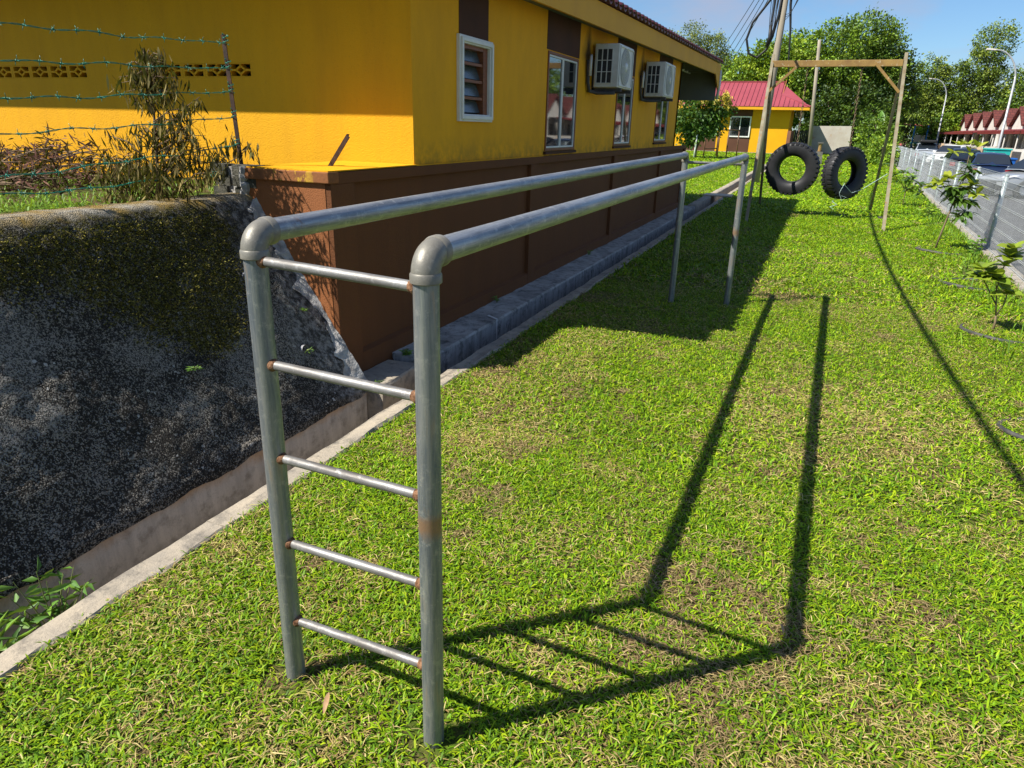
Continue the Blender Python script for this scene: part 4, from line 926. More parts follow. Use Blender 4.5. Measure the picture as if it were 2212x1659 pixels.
b = MB(); b.tube([(1.44, 17.2, .95), (1.0, 17.0, .62), (.8, 16.75, .55), (.62, 16.6, .72)], .006, 5); b.tube([(.62, 16.6, .75), (.55, 16.5, .55), (.62, 16.5, .40), (.70, 16.5, .47), (.6, 16.45, .5)], .004, 5)
b.tube([(.62, 16.6, .72), (.5, 16.62, .45), (.45, 16.65, .36), (.55, 16.6, .30), (.42, 16.6, .25), (.5, 16.62, .2)], .008, 5)
tag(b.build('rope', pm('pale_blue_nylon_rope', (.42, .55, .52), (.3, .4, .38), 30, .7)), 'pale nylon rope tying the right tyre to the frame leg', 'rope')

# ------------------------------------------------------------------ mesh fence along the road
M['fencepost'] = galv('galvanised_fence_post', (.40, .46, .46), (.27, .33, .34), (.52, .56, .55), .4, .35, 0)
M['fencewire'] = pm('galvanised_fence_wire', (.52, .54, .55), (.40, .42, .43), 3, .5, .4, .25, bst=0)
fn = empty('mesh_fence', (2.8, 13.6, 0), 0, 'galvanised welded mesh fence between lawn and road', 'fence')
py = [4.0, 7.3, 10.45, 13.57, 16.65, 19.85, 23.3, 26.9, 30.6, 34.6, 38.8, 43.3, 48.0, 53.0, 58.3, 64.0, 70.0, 76.0]
for y in py:
    x = fence_x(y); rel(MB().tube([(x+.04, y, -.35), (x+.04, y, 1.16)], .034, 12).build('post', M['fencepost'], smooth=True), fn)
    rel(MB().lathe([(.036, 1.15), (.036, 1.17), (.022, 1.185), (0, 1.188)], 12, 'z', (x+.04, y, 0)).build('post_cap', M['fencepost'], smooth=True), fn)
for a, c in zip(py[:-1], py[1:]):
    b = MB(); V = []; F = []; far = a > 30
    sp = .040 if not far else .08
    n = int((c-a)/sp); th = .0008 if not far else .0012
    xs = lambda y: fence_x(y)
    def prof_x(z): return -.05*max(0, (z-.95)/.25)**1.5*1.0
    zs = [.02, .95, 1.10, 1.21]
    for i in range(n+1):
        y = a+(c-a)*i/n; x = xs(y)
        b.prism((x, y, .02), (x, y, 1.0), th*2, th*2); b.prism((x, y, 1.0), (x-.06, y, 1.20), th*2, th*2)
    for z in (.03, .20, .37, .54, .71, .88, 1.0, 1.10, 1.20):
        xo = 0 if z <= 1 else -.06*(z-1)/.2
        for dz in ((0, .022) if z < .95 else (0,)): b.prism((xs(a)+xo-.004, a, z+dz), (xs(c)+xo-.004, c, z+dz), .004, .004)
    o = rel(b.build('mesh_panel', M['fencewire']), fn); o['kind'] = 'stuff'
# gravelly footing strip
b = MB(); n = 150
for j in range(n+1):
    y = -1+80*(j/n)**1.6; x = fence_x(y)
    for k, (dx, z) in enumerate(((-.14, -.05), (-.11, .025), (.02, .03), (.10, .02), (.13, -.32))): b.v.append((x+dx+float(fbm(y*4, k, 0, 3, 66)-.5)*.06, y, z+float(fbm(y*6, k*3, 0, 2, 67)-.5)*.02))
for j in range(n):
    for k in range(4): b.f.append((j*5+k, j*5+k+1, (j+1)*5+k+1, (j+1)*5+k)); b.m.append(0)
tag(b.build('fence_footing', M['gravel']), 'gravelly concrete footing under the mesh fence', 'footing')

# ------------------------------------------------------------------ young plants and their edging rings by the fence
M['bigleaf'] = leafcol('glossy_big_leaf', (.15, .24, .02), (.26, .33, .03), .30)
M['midleaf'] = leafcol('glossy_dark_leaf', (.05, .11, .02), (.10, .18, .025), .25)
M['newleaf'] = leafcol('fresh_yellow_leaf', (.28, .36, .03), (.38, .42, .05), .4)
M['stemb'] = pm('sapling_bark', (.20, .15, .09), (.13, .10, .06), 25, .8, .15, bst=.3)
def leaf_mesh(ln, wd, cup=.18, droop=.15, name='leaf'):
    b = MB(); n = 5
    for i in range(n+1):
        u = i/n; ww = wd*(math.sin(math.pi*(u**.9)*.96+.04))**.85 if 0 < u < 1 else wd*.05
        z = -droop*ln*u*u
        b.v += [(-ww, u*ln, z+cup*ww), (0, u*ln, z), (ww, u*ln, z+cup*ww)]
    for i in range(n):
        for k in (0, 1): b.f.append((i*3+k, i*3+k+1, i*3+k+4, i*3+k+3)); b.m.append(0)
    return b.mesh(name, True)
def put_leaf(me, mat, p, az, el, roll, parent, sc=1.0):
    o = bpy.data.objects.new('leaf', me); COL.objects.link(o)
    if len(me.materials) == 0: me.materials.append(mat)
    o.location = p; o.rotation_euler = (Matrix.Rotation(az, 3, 'Z') @ Matrix.Rotation(el, 3, 'X') @ Matrix.Rotation(roll, 3, 'Y')).to_euler(); o.scale = (sc,)*3; o.parent = parent; return o
def whorl(parent, p, n, mes, el0, sc=1.0, axis_az=0.0):
    for k in range(n):
        me = mes[k % len(mes)]; put_leaf(me, None, p, axis_az+k*2.4+rnd.uniform(-.25, .25), el0+rnd.uniform(-.55, .55)-.10*(k/n), rnd.uniform(-.4, .4), parent, sc*rnd.uniform(.75, 1.1))
# big-leaved sapling (right edge of the picture)
s4 = empty('big_leaved_sapling', (1.78, 7.48, 0), 0, 'young sapling with large rounded glossy leaves nearest on the right', 'sapling')
lmA = leaf_mesh(.155, .050, .22, .12); lmA.materials.append(M['bigleaf']); lmB = leaf_mesh(.13, .046, .25, .2); lmB.materials.append(M['bigleaf'])
b = MB()
br = [[(0, 0, -.02), (.0, 0, .10), (-.01, 0, .16)], [(-.01, 0, .16), (-.05, .0, .36), (-.09, .0, .50)], [(-.01, 0, .16), (.03, 0, .28), (.03, .0, .38)], [(-.03, 0, .26), (-.11, .02, .38), (-.19, .03, .50)], [(-.06, .0, .38), (-.06, .0, .58), (-.03, .02, .70)]]
for k, pts in enumerate(br): b.tube(pts, [.012, .010, .008] if k == 0 else [.007, .006, .004], 7)
b.build('stem', M['stemb'], s4, smooth=True)
for p, n in ((br[1][-1], 14), (br[2][-1], 11), (br[3][-1], 14), (br[4][-1], 13), ((-.20, .02, .58), 7), ((-.05, .0, .62), 8), ((-.02, .0, .78), 7), ((-.14, 0, .54), 6)): whorl(s4, p, n, [lmA, lmB], .45)
# tall sapling with two-tone whorls
s1 = empty('mango_sapling', (2.0, 13.0, 0), 0, 'thin-stemmed sapling with whorls of dark and fresh yellow-green leaves', 'sapling')
lmC = leaf_mesh(.21, .038, .15, .25); lmC.materials.append(M['midleaf']); lmD = leaf_mesh(.20, .040, .15, .15); lmD.materials.append(M['newleaf'])
b = MB(); b.tube([(0, 0, -.02), (.04, 0, .3), (.08, 0, .6), (.10, 0, .78)], [.016, .014, .012, .010], 7)
cl = [((-.14, 0, 1.05), 1), ((-.05, .05, 1.10), 1), ((-.24, -.05, .98), 1), ((.12, 0, .95), 0), ((.22, .03, .98), 0), ((.30, 0, 1.02), 1), ((.38, 0, .90), 1), ((.05, 0, .85), 0), ((.20, -.04, .80), 0), ((.28, 0, .62), 0), ((.24, 0, .55), 0), ((.20, .05, 1.2), 0), ((.02, -.02, .98), 0), ((.34, .04, .78), 0)]
for p, c_ in cl: b.tube([(.09, 0, .72), ((.09+p[0])/2, p[1]/2, (.72+p[2])/2+.03), p], [.008, .006, .004], 5)
b.tube([(.12, 0, .95), (.16, .0, 1.3), (.15, 0, 1.62)], [.006, .005, .003], 5)
b.build('stem', M['stemb'], s1, smooth=True)
for p, c_ in cl: whorl(s1, p, 13, [lmD] if c_ else [lmC, lmC, lmD], .25 if c_ else -.15, 1.05)
for p in ((.12, 0, 1.62), (.0, .02, 1.60), (.24, 0, 1.58), (-.06, 0, 1.50), (.16, 0, 1.50)): whorl(s1, p, 7, [lmD], .35, .8)
for p in ((.16, 0, 1.32), (.28, 0, 1.25)): whorl(s1, p, 7, [lmC], 0, .8)
# darker, spreading sapling beyond
s2 = empty('spreading_sapling', (2.25, 20.9, 0), 0, 'dark green sapling spreading near the swing leg', 'sapling'); lmE = leaf_mesh(.26, .055, .15, .25); lmE.materials.append(M['midleaf'])
b = MB(); b.tube([(0, 0, 0), (0, 0, .3), (0, 0, .5)], .012, 6)
cl = [(-.42, 0, 1.0), (-.35, 0, .8), (-.25, 0, .62), (-.05, 0, .65), (.12, 0, .45), (.25, 0, .60), (.42, 0, .55), (-.15, 0, .85), (.35, 0, .35), (.1, 0, .75)]
for p in cl: b.tube([(0, 0, .4), ((p[0])*.5, 0, (.4+p[2])/2), p], [.007, .005, .004], 5)
b.build('stem', M['stemb'], s2, smooth=True)
for p in cl: whorl(s2, p, 7, [lmE], .1, .85)
weed('small_shrub', (2.48, 18.1, 0), 46, .17, .045, 8, .36, 'bright green little shrub between the two larger saplings', 81, 'shrub', cols=((.20, .33, .03), (.28, .40, .04), (.14, .26, .03)))
weed('small_shrub', (2.42, 12.35, 0), 60, .085, .036, 9, .34, 'small round-leaved shrub against the fence footing', 82, 'shrub', cols=((.10, .22, .02), (.15, .28, .03)))
weed('small_shrub', (1.98, 10.25, 0), 110, .05, .018, 14, .30, 'fine-leaved seedling beside the middle edging ring', 83, 'shrub', cols=((.16, .32, .02), (.22, .38, .03)))
weed('small_shrub', (2.85, 23.5, 0), 60, .16, .05, 9, .5, 'leafy bright shrub by the fence beyond the dark sapling', 84, 'shrub', cols=((.18, .32, .02), (.26, .40, .03)))
weed('small_shrub', (3.15, 29.0, 0), 80, .20, .06, 10, .7, 'taller leafy shrub by the fence behind the swing leg', 85, 'shrub', cols=((.16, .30, .02), (.22, .36, .03)))
M['edging'] = pm('black_rubber_edging', (.035, .035, .035), (.08, .075, .07), 12, .6, .3, bst=.3)
def ring(cx, cy, rx, ry, a0, a1, lab, h=.035, r_=.022):
    b = MB(); b.tube([(cx+rx*math.cos(a), cy+ry*math.sin(a), h*(.45+.35*math.sin(a*2))) for a in [a0+(a1-a0)*k/34 for k in range(35)]], r_, 8)
    tag(b.build('edging_ring', M['edging'], smooth=True), lab, 'garden edging', 'half-buried rubber edging rings')
ring(2.05, 12.8, .33, .36, 2.4, 5.6, 'half-buried rubber ring round the thin-stemmed sapling')
ring(2.0, 9.9, .33, .33, 1.2, 5.2, 'rubber ring around the fine-leaved seedling')
ring(1.85, 7.45, .33, .35, 2.6, 5.9, 'rubber ring around the big-leaved sapling', .03, .018)
ring(1.68, 4.80, .36, .28, 1.4, 5.2, 'black rubber ring at the right edge of the lawn', .04, .016)

# ------------------------------------------------------------------ utility poles and cables
M['pole'] = pm('weathered_concrete_pole', (.30, .26, .20), (.20, .175, .135), 2, .85, .15, bs=50, bst=.4, stretch=(1, 1, .3))
M['cable'] = pm('black_cable', (.012, .012, .013), (.02, .02, .02), 9, .5, .3, bst=0)
up_ = empty('utility_pole', (-1.86, 27.2, 0), 0, 'leaning concrete utility pole rising behind the left tyre', 'utility pole')
rel(MB().tube([(-1.93, 27.2, -.3), (-1.86, 27.2, 3.0), (-1.78, 27.2, 9.0)], [.135, .12, .09], 16).build('shaft', M['pole'], smooth=True), up_)
rel(MB().tube([(-1.765, 27.03, 1.42), (-1.765, 27.03, 1.52)], .02, 8).build('marker_tag', pm('red_marker', (.5, .03, .02), (.3, .02, .02), 9, .5)), up_)
b = MB()
def arc(p, q, sag, n=14): p, q = Vector(p), Vector(q); return [p.lerp(q, i/n)-Vector((0, 0, sag*4*(i/n)*(1-i/n))) for i in range(n+1)]
b.tube([(-1.95, 27.1, 6.6), (-2.25, 27.1, 5.9), (-2.75, 27.1, 5.2), (-2.88, 27.1, 4.7), (-2.75, 27.1, 4.25), (-2.45, 27.1, 4.12), (-2.2, 27.1, 4.35), (-2.05, 27.1, 4.75), (-1.95, 27.1, 5.4), (-1.9, 27.1, 6.6)], .040, 7)
b.tube([(-1.66, 27.1, 6.6), (-1.62, 27.1, 5.7), (-1.50, 27.1, 4.9), (-1.42, 27.1, 4.0), (-1.30, 27.1, 3.2)], [.045, .042, .035, .02, .012], 7)
for k in range(9):
    x0, x1 = rnd.uniform(-2.2, -1.9), rnd.uniform(-2.35, -2.0); zb = rnd.uniform(4.6, 5.4)
    b.tube(arc((x0, 27.05, 6.7), (x1, 27.05, 6.5), 6.6-zb), .010, 5)
for k in range(3): b.tube(arc((-1.75, 27.05, 5.25+.08*k), (-1.25+.05*k, 27.05, 6.7), .35), .009, 5)
b.tube([(-2.15, 27.08, 5.1), (-2.12, 27.08, 4.75), (-2.2, 27.08, 4.45)], [.05, .07, .05], 7)
rel(b.build('cable_coils', M['cable'], smooth=True), up_)
for k, (xe, ye, ze) in enumerate(((-9.5, 58, 4.9), (-9.3, 58, 4.3), (-8.9, 58, 4.1), (-8.6, 58, 3.9))):
    tag(MB().tube(arc((-1.9-.05*k, 27.2, 7.6-.35*k), (xe, ye, ze), .25, 20), .014, 5).build('service_wire', M['cable']), ('topmost', 'second highest', 'third highest', 'lowest')[k]+' thin service wire running from the pole to the far roof', 'wire', 'service wires from pole to far roof')
pts = []
for i in range(41):
    y = 27.2-46*i/40; pts.append((-1.80, y, 4.38+.0046*(y-7.5)**2))
tag(MB().tube(pts, .026, 8).build('overhead_cable', M['cable'], smooth=True), 'thick overhead cable bundle above the lawn that casts the long curved shadow', 'cable')
tag(MB().tube([(-.62, 60, -.2), (-1.22, 60, 8.2)], [.15, .11], 14).build('utility_pole', M['pole'], smooth=True), 'bare grey utility pole standing in front of the trees', 'utility pole')
# ------------------------------------------------------------------ second yellow building
M['redmetal'] = pm('crimson_metal_roof', (.31, .062, .075), (.27, .052, .065), .8, .45, .4, .1, bst=0)
b2 = empty('red_roofed_building', (-9, 68, 0), 0, 'small yellow building with crimson ribbed metal roof behind the lawn', 'building')
M['yellow2'] = pm('far_yellow_paint', (.66, .335, .005), (.60, .30, .005), .6, .75, .2, bst=0)
M['brown2'] = pm('far_brown_paint', (.10, .045, .028), (.08, .035, .022), .8, .75, .2, bst=0)
rel(MB().box(-24, -2.72, 68, 76, -.2, 3.7).build('wall', M['yellow2']), b2)
rel(MB().box(-2.74, -2.70+.25, 67.9, 76.1, -.2, 1.95).build('end_wainscot', pm('pale_brown_paint', (.22, .10, .06), (.18, .08, .05), 1, .75, .2, bst=0)), b2)
rel(MB().box(-24.1, -2.70, 67.84, 68.0, -.2, .06).build('plinth', M['kerb']), b2)
for (x0, x1, z0, z1, low) in ((-7.70, -5.90, 1.31, 3.06, True), (-11.4, -8.82, 1.33, 2.9, True), (-16, -14, 1.33, 2.9, True)):
    rel(MB().box(x0-.05, x1-.0, 67.98, 68.0-.003+.0, z1, 3.62).build('painted_band', M['brown2']), b2) if False else rel(MB().box(x0-.05, x1+.05, 67.985, 68.02, z1+.02, 3.62).build('painted_band', M['brown2']), b2)
    rel(MB().box(x0-.05, x1+.05, 67.985, 68.02, .06, z0-.02).build('painted_band', M['brown2']), b2)
    w_ = rel(MB().box(x0, x1, 67.95, 68.02, z0, z1).build('window', M['dark']), b2)
    t = .10; q = MB().box(x0, x0+t, 67.90, 67.96, z0, z1).box(x1-t, x1, 67.90, 67.96, z0, z1).box(x0+t, x1-t, 67.9, 67.96, z1-t, z1).box(x0+t, x1-t, 67.9, 67.96, z0, z0+t)
    sub(q.build('frame', M['white']), w_, b2); sub(MB().box((x0+x1)/2-.03, (x0+x1)/2+.03, 67.91, 67.955, z0+t, z1-t).build('mullion', M['white']), w_, b2)
    for (a, c) in ((x0+t, (x0+x1)/2-.03), ((x0+x1)/2+.03, x1-t)): sub(MB().add([(a, 67.945, z0+t), (c, 67.945, z0+t), (c, 67.945, z1-t), (a, 67.945, z1-t)], [(0, 1, 2, 3)]).build('pane', M['glass']), w_, b2)
zE, zR, yE, yR = 3.86, 6.10, 67.1, 72.0
rf2 = rel(MB().add([(-25, yE, zE-.03), (-1.2, yE, zE-.03), (-1.2, 76.9, zE-.03), (-25, 76.9, zE-.03), (-25, yR, zR-.05), (-4.0, yR, zR-.05)], [(0, 1, 5, 4), (1, 2, 5), (2, 3, 4, 5), (3, 0, 4), (0, 3, 2, 1)]).build('roof', M['redmetal']), b2)
x = -25.0
while x < -1.25:
    x1 = x+.40; s1 = min(1, (-1.25-x)/2.8 if x > -4.05 else 1); topx = x
    zt, yt = zE+(zR-zE)*s1, yE+(yR-yE)*s1
    if x > -4.05: zt, yt = zE+(4.93-zE)*s1*1.0, yE+(yR-yE)*(4.93-zE)/(zR-zE)*s1
    q = MB().add([(x, yE-.05, zE), (x1-.02, yE-.05, zE), (x1-.02, yt, zt+.01), (x, yt, zt+.01)], [(0, 1, 2, 3)])
    q.prism((x+.01, yE-.06, zE+.03), (x+.01, yt, zt+.03), .03, .05)
    sub(q.build('roof_panel', M['redmetal']), rf2, b2); x = x1
sub(MB().prism((-25, yR, zR+.03), (-3.75, yR, zR+.03), .3, .06).build('ridge_cap', M['redmetal']), rf2, b2)
sub(MB().prism((-4.0, 69.7, 4.98), (-1.15, 67.0, zE+.03), .22, .07).build('hip_cap', M['redmetal']), rf2, b2)
sub(MB().add([(-3.72, 69.9, 4.95), (-3.72, 74.1, 4.95), (-3.72, 72.0, 6.12)], [(0, 1, 2)]).build('gablet', M['dark']), rf2, b2)
sub(MB().prism((-3.68, 69.75, 4.9), (-3.68, 72.0, 6.15), .06, .22).build('gablet_board', M['brown_lit']), rf2, b2)
sub(MB().box(-25, -1.25, 67.08, 67.14, 3.60, 3.83).box(-1.3, -1.24, 67.14, 76.9, 3.60, 3.83).build('fascia', M['fascia']), rf2, b2)
a3 = empty('air_conditioner', (-2.2, 72, 3.1), 0, 'small air conditioner on the end wall of the red-roofed building', 'air conditioner', 'outdoor air conditioner units on brackets')
rel(MB().box(-2.44, -1.75, 71.4, 72.4, 3.12, 3.62).build('casing', M['acwhite'], bevel=.02), a3); rel(MB().box(-2.36, -1.95, 71.37, 71.41, 3.17, 3.57).build('coil', M['acdark']), a3)
for k in range(4): rel(MB().box(-2.36+.125*k, -2.33+.125*k, 71.35, 71.38, 3.17, 3.57).build('side_grille', M['acwhite']), a3)
tag(MB().box(-14, -8.6, 49.5, 51.5, -.1, .05).build('paving_slab', M['kerb']), 'grey concrete slab in the grass beside the mango tree', 'paving')
# white wall, dark sheet fence, stacked blocks
M['whitewash'] = pm('stained_whitewash', (.46, .44, .39), (.38, .34, .28), .9, .85, .1, bst=0, c3=(.34, .22, .12), s3=2.2, l3=.60, h3=.8)
tag(MB().add([(-.97, 74, -.2), (2.60, 74, -.2), (2.47, 74, 2.50), (-1.0, 74, 2.45), (-.97, 74.3, -.2), (2.60, 74.3, -.2), (2.47, 74.3, 2.50), (-1.0, 74.3, 2.45)], [(0, 1, 2, 3), (5, 4, 7, 6), (3, 2, 6, 7), (1, 5, 6, 2), (4, 0, 3, 7)]).build('white_wall', M['whitewash']), 'stained whitewashed wall standing behind the two tyres', 'wall')
b = MB()
df = empty('sheet_fence', (-1.6, 75.5, 0), 0, 'dark corrugated sheet fence beside the red-roofed building', 'fence')
for k in range(9): rel(MB().box(-2.4+.17*k, -2.25+.17*k, 75.4+.05*(k % 2), 75.45+.05*(k % 2), -.2, 2.05).build('sheet', M['bracket']), df)
st = empty('block_stack', (.10, 48, 0), 0, 'stack of dark concrete blocks behind the gap between the tyres', 'block stack')
M['darkblock'] = pm('dark_concrete_block', (.10, .095, .085), (.16, .15, .13), 4, .9, .1, bst=0)
for k in range(3): rel(MB().box(-.17+.02*k, .30-.01*k, 47.8, 48.2, .245*k, .245*k+.225).build('block', M['darkblock'], bevel=.015), st)
ch = empty('wooden_stool', (.06, 48, .73), 0, 'small upturned wooden stand on the block stack', 'stool')
rel(MB().lathe([(0, 0), (.11, 0), (.09, .28), (.12, .46), (0, .46)], 10, 'z', (.06, 48, .735)).build('pedestal', M['swing'], smooth=False), ch); rel(MB().box(-.11, .23, 47.85, 48.15, 1.20, 1.26).build('top', M['darkblock']), ch)
# pull-up frames in front of the second building
M['brownpipe'] = pm('brown_painted_pipe', (.10, .055, .03), (.16, .08, .04), 4, .6, .3, bst=0)
pf = empty('exercise_frame', (-6.6, 53, 0), 0, 'low brown pipe exercise frame in front of the red-roofed building', 'exercise bars')
for (x, y) in ((-6.6, 53), (-6.03, 53.4), (-5.55, 55.5), (-7.55, 53), (-7.0, 55.5)): rel(MB().tube([(x, y, -.1), (x, y, 1.84)], .045, 8).build('post', M['brownpipe'], smooth=True), pf)
for (p, q) in (((-7.55, 53, 1.82), (-6.6, 53, 1.84)), ((-6.6, 53, 1.84), (-6.03, 53.4, 1.85)), ((-6.03, 53.4, 1.85), (-5.55, 55.5, 1.86)), ((-7.55, 53, 1.82), (-7.0, 55.5, 1.83)), ((-7.0, 55.5, .55), (-7.55, 53, .55))): rel(MB().tube([p, q], .04, 8).build('bar', M['brownpipe'], smooth=True), pf)

# ------------------------------------------------------------------ trees
def tree(name, base, blobs, nl, size, cols, label, seed, trunk_r=.25, group=None, cat='tree', limb=True, clump=.16, light=None, dens_inner=.35, hang=0.0):
    """blobs: (dx,dy,z,rx,ry,rz); leaf faces gathered in clumps over every blob's shell"""
    g = np.random.default_rng(seed); t_ = empty(name, base, 0, label, cat, group); b = MB()
    zmin = min(q[2]-q[5] for q in blobs); zc = sum(q[2] for q in blobs)/len(blobs); cx = sum(q[0] for q in blobs)/len(blobs); cy = sum(q[1] for q in blobs)/len(blobs)
    b.tube([(0, 0, -.3), (cx*.2, cy*.2, zmin*.5+.3), (cx*.6, cy*.6, zc*.8)], [trunk_r, trunk_r*.75, trunk_r*.4], 9)
    if limb:
        for q in blobs: b.tube([(cx*.2, cy*.2, max(.4, zmin*.5)), ((cx*.3+q[0])/2, (cy*.3+q[1])/2, (zmin+q[2])/2), (q[0], q[1], q[2]+q[5]*.5)], [trunk_r*.5, trunk_r*.32, .03], 7)
    b.build('trunk', M['bark'], t_, smooth=True)
    vol = np.array([q[3]*q[5]+q[3]*q[4] for q in blobs]); vol = vol/vol.sum(); P, A, C = [], [], []
    cols = np.array(cols)
    for q, f in zip(blobs, vol):
        n = int(nl*f); nc = max(8, int(n/34)); d = nrm(g.normal(size=(nc, 3))); rr = np.where(g.random(nc) < dens_inner, g.uniform(.45, .85, nc), g.uniform(.85, 1.08, nc))[:, None]
        rad = np.array([q[3], q[4], q[5]]); cc = d*rr*rad+np.array(q[:3]); k = g.integers(0, nc, n); cs = clump*min(rad)*g.uniform(.55, 1.3, nc)[k][:, None]+size*.4
        p = cc[k]+g.normal(size=(n, 3))*cs*np.array([1, 1, .75]); P.append(p)
        A.append(nrm(d[k]*.7+g.normal(size=(n, 3))*.8+np.array([0, 0, -.15-hang])))
        bc = cols[g.integers(0, len(cols), nc)][k]*g.uniform(.75, 1.2, nc)[k][:, None]*g.uniform(.8, 1.2, n)[:, None]; C.append(bc)
    P, A, C = np.concatenate(P), np.concatenate(A), np.concatenate(C); P[:, 2] = np.maximum(P[:, 2], .05); n = len(P)
    leaves('crown', P, A, g.uniform(size*.7, size*1.4, n), g.uniform(size*.4, size*.85, n), C, M['leaf'], t_, .2)
    return t_
bright = [(.16, .28, .015), (.24, .36, .02), (.10, .19, .015), (.30, .40, .03)]
midg = [(.09, .165, .014), (.13, .22, .018), (.055, .11, .012), (.17, .27, .02)]
darkg = [(.03, .065, .012), (.045, .09, .014), (.06, .11, .014)]
oliveg = [(.15, .19, .03), (.20, .24, .04), (.11, .145, .025)]
vine = [(.12, .19, .02), (.18, .26, .025), (.24, .30, .035), (.07, .12, .02)]
G_ = 'trees beyond the lawn'
tree('feathery_tree', (-16, 90, 0), [(-2.2, 0, 10.6, 1.6, 1.6, 1.9), (.3, 0, 11.4, 1.6, 1.6, 2.1), (-1.0, 0, 9.8, 1.6, 1.6, 1.9), (-.3, 0, 8.2, 2.2, 2, 2.2), (1.2, 0, 9.4, 1.3, 1.2, 1.7), (-2.4, 0, 8.3, 1.6, 1.6, 1.8), (0, 0, 6, 2.6, 2, 2)], 19000, .20, oliveg, 'feathery olive tree with rounded crowns above the main roof', 101, .25, G_, hang=.3)
tree('feathery_tree', (-12.4, 90, 0), [(-.3, 0, 10.7, 1.5, 1.4, 1.8), (.2, 0, 8.6, 1.6, 1.5, 1.7), (-.4, 0, 6.8, 2.0, 1.6, 1.8), (.3, 0, 5, 2, 2, 2)], 11000, .20, oliveg, 'slimmer feathery tree right of the rounded olive crowns', 102, .22, G_, hang=.3)
tree('broadleaf_tree', (-9.0, 86, 0), [(-.5, 0, 8.0, 2.0, 1.8, 1.7), (-2, 0, 6.8, 1.7, 1.6, 1.8), (.8, 0, 6.5, 2, 1.8, 2), (-.5, -1, 5.2, 2.2, 1.5, 1.8)], 8000, .26, midg, 'thin-crowned broadleaf tree just behind the crimson roof ridge', 103, .25, G_)
tree('broadleaf_tree', (-5.6, 84, 0), [(-.8, -1, 8.6, 2.3, 2, 1.9), (-2.6, -1, 7.4, 1.9, 1.8, 1.8), (1.2, -1, 9.0, 2.1, 2, 2.0), (-1, -1.6, 6.6, 2.4, 1.6, 1.8), (1.4, -1.8, 6.6, 2.2, 1.6, 1.9), (0, -1.5, 4.8, 3, 1.6, 1.6)], 17000, .30, bright, 'bright yellow-green broadleaf tree left of the leaning utility pole', 104, .35, G_)
tree('broadleaf_tree', (-1.2, 88, 0), [(-1, -1, 9.8, 2.6, 2, 2.1), (1.6, -1, 10.8, 2.4, 2, 2.2), (0, -2, 8, 3.2, 1.8, 2.2), (-2.2, -1.5, 7.2, 2, 1.6, 2), (2.4, -1.5, 8, 2.2, 1.8, 2), (0, -2, 5.5, 3.3, 1.6, 2), (.5, -2, 3.4, 3.6, 1.5, 1.6)], 19000, .30, midg+bright[:2], 'tall broadleaf tree behind the bare grey pole', 105, .4, G_)
tree('broadleaf_tree', (3.2, 92, 0), [(0, -1, 11.8, 2.3, 2, 2.2), (1.7, -1, 10.4, 2.0, 2, 2.3), (-.8, -1.4, 9.4, 2.4, 1.8, 2.2), (1.6, -1.5, 8, 2.6, 1.8, 2.2), (-.6, -2, 6.6, 2.8, 1.6, 2.2), (2.2, -1.4, 5.4, 2.6, 1.6, 2), (.2, -2, 4, 3.2, 1.6, 1.8)], 20000, .28, midg, 'tallest round-topped tree behind the swing beam', 106, .42, G_)
tree('broadleaf_tree', (6.6, 95, 0), [(-.6, -1, 9.6, 2.0, 1.8, 2.0), (.6, -1, 7.6, 2.2, 1.8, 2.0), (-.8, -1.5, 6, 2.2, 1.6, 2), (.6, -1.5, 4.2, 2.6, 1.6, 2)], 11000, .28, midg+darkg, 'dark broadleaf tree behind the right leg of the swing', 107, .35, G_)
tree('undergrowth_tree', (1.5, 81, 0), [(-1.5, 0, 4.2, 2, 1.2, 1.8), (1.2, 0, 4.6, 2, 1.2, 1.8), (0, 0, 2.6, 3, 1.2, 1.8), (3, 0, 3.2, 1.8, 1.2, 2)], 8000, .26, darkg+midg[:1], 'dark undergrowth behind the whitewashed wall', 108, .2, G_, 'undergrowth')
tree('undergrowth_tree', (9.6, 108, 0), [(-1, 0, 4.6, 2.4, 1.4, 2.6), (1.6, 0, 5, 2.4, 1.4, 2.6), (0, 0, 2.4, 3.4, 1.4, 2), (4, 0, 3.6, 2.4, 1.4, 2.4)], 9000, .30, darkg, 'dark thicket behind the blue playground', 109, .25, G_, 'undergrowth')
tree('vine_covered_tree', (12.4, 104, 0), [(-1.3, 0, 8.6, 1.8, 1.6, 2.4), (.2, 0, 7.4, 1.9, 1.6, 2.6), (1.3, 0, 9.0, 1.3, 1.2, 1.6), (-1.8, 0, 5.6, 2, 1.6, 2.4), (1.0, 0, 5, 2.4, 1.6, 2.4)], 13000, .24, vine, 'vine-covered tree left of the tall creeper tower', 110, .3, G_, hang=.5)
tree('vine_covered_tree', (17.0, 105, 0), [(.2, 0, 12.4, 2.0, 1.8, 2.2), (-.2, 0, 10.0, 1.7, 1.6, 2.0), (-.6, 0, 8.2, 1.9, 1.6, 1.9), (-1.2, 0, 6.3, 2.3, 1.8, 2.0), (-.8, 0, 4.2, 3, 1.8, 2.2), (1.5, 0, 8.4, 1.7, 1.4, 1.6)], 15000, .24, vine, 'tall creeper-draped tree tower above the terrace houses', 111, .35, G_, hang=.5)
tree('vine_covered_tree', (22.5, 104, 0), [(0, 0, 8.4, 2.6, 2, 2.2), (-1.6, 0, 6.4, 2.4, 2, 2.2), (1.8, 0, 9.6, 2.4, 2, 2.4), (-.6, 0, 4.2, 3.4, 2, 2.4)], 13000, .26, vine+midg, 'creeper-covered tree mass at the right edge behind the roofs', 112, .35, G_, hang=.4)
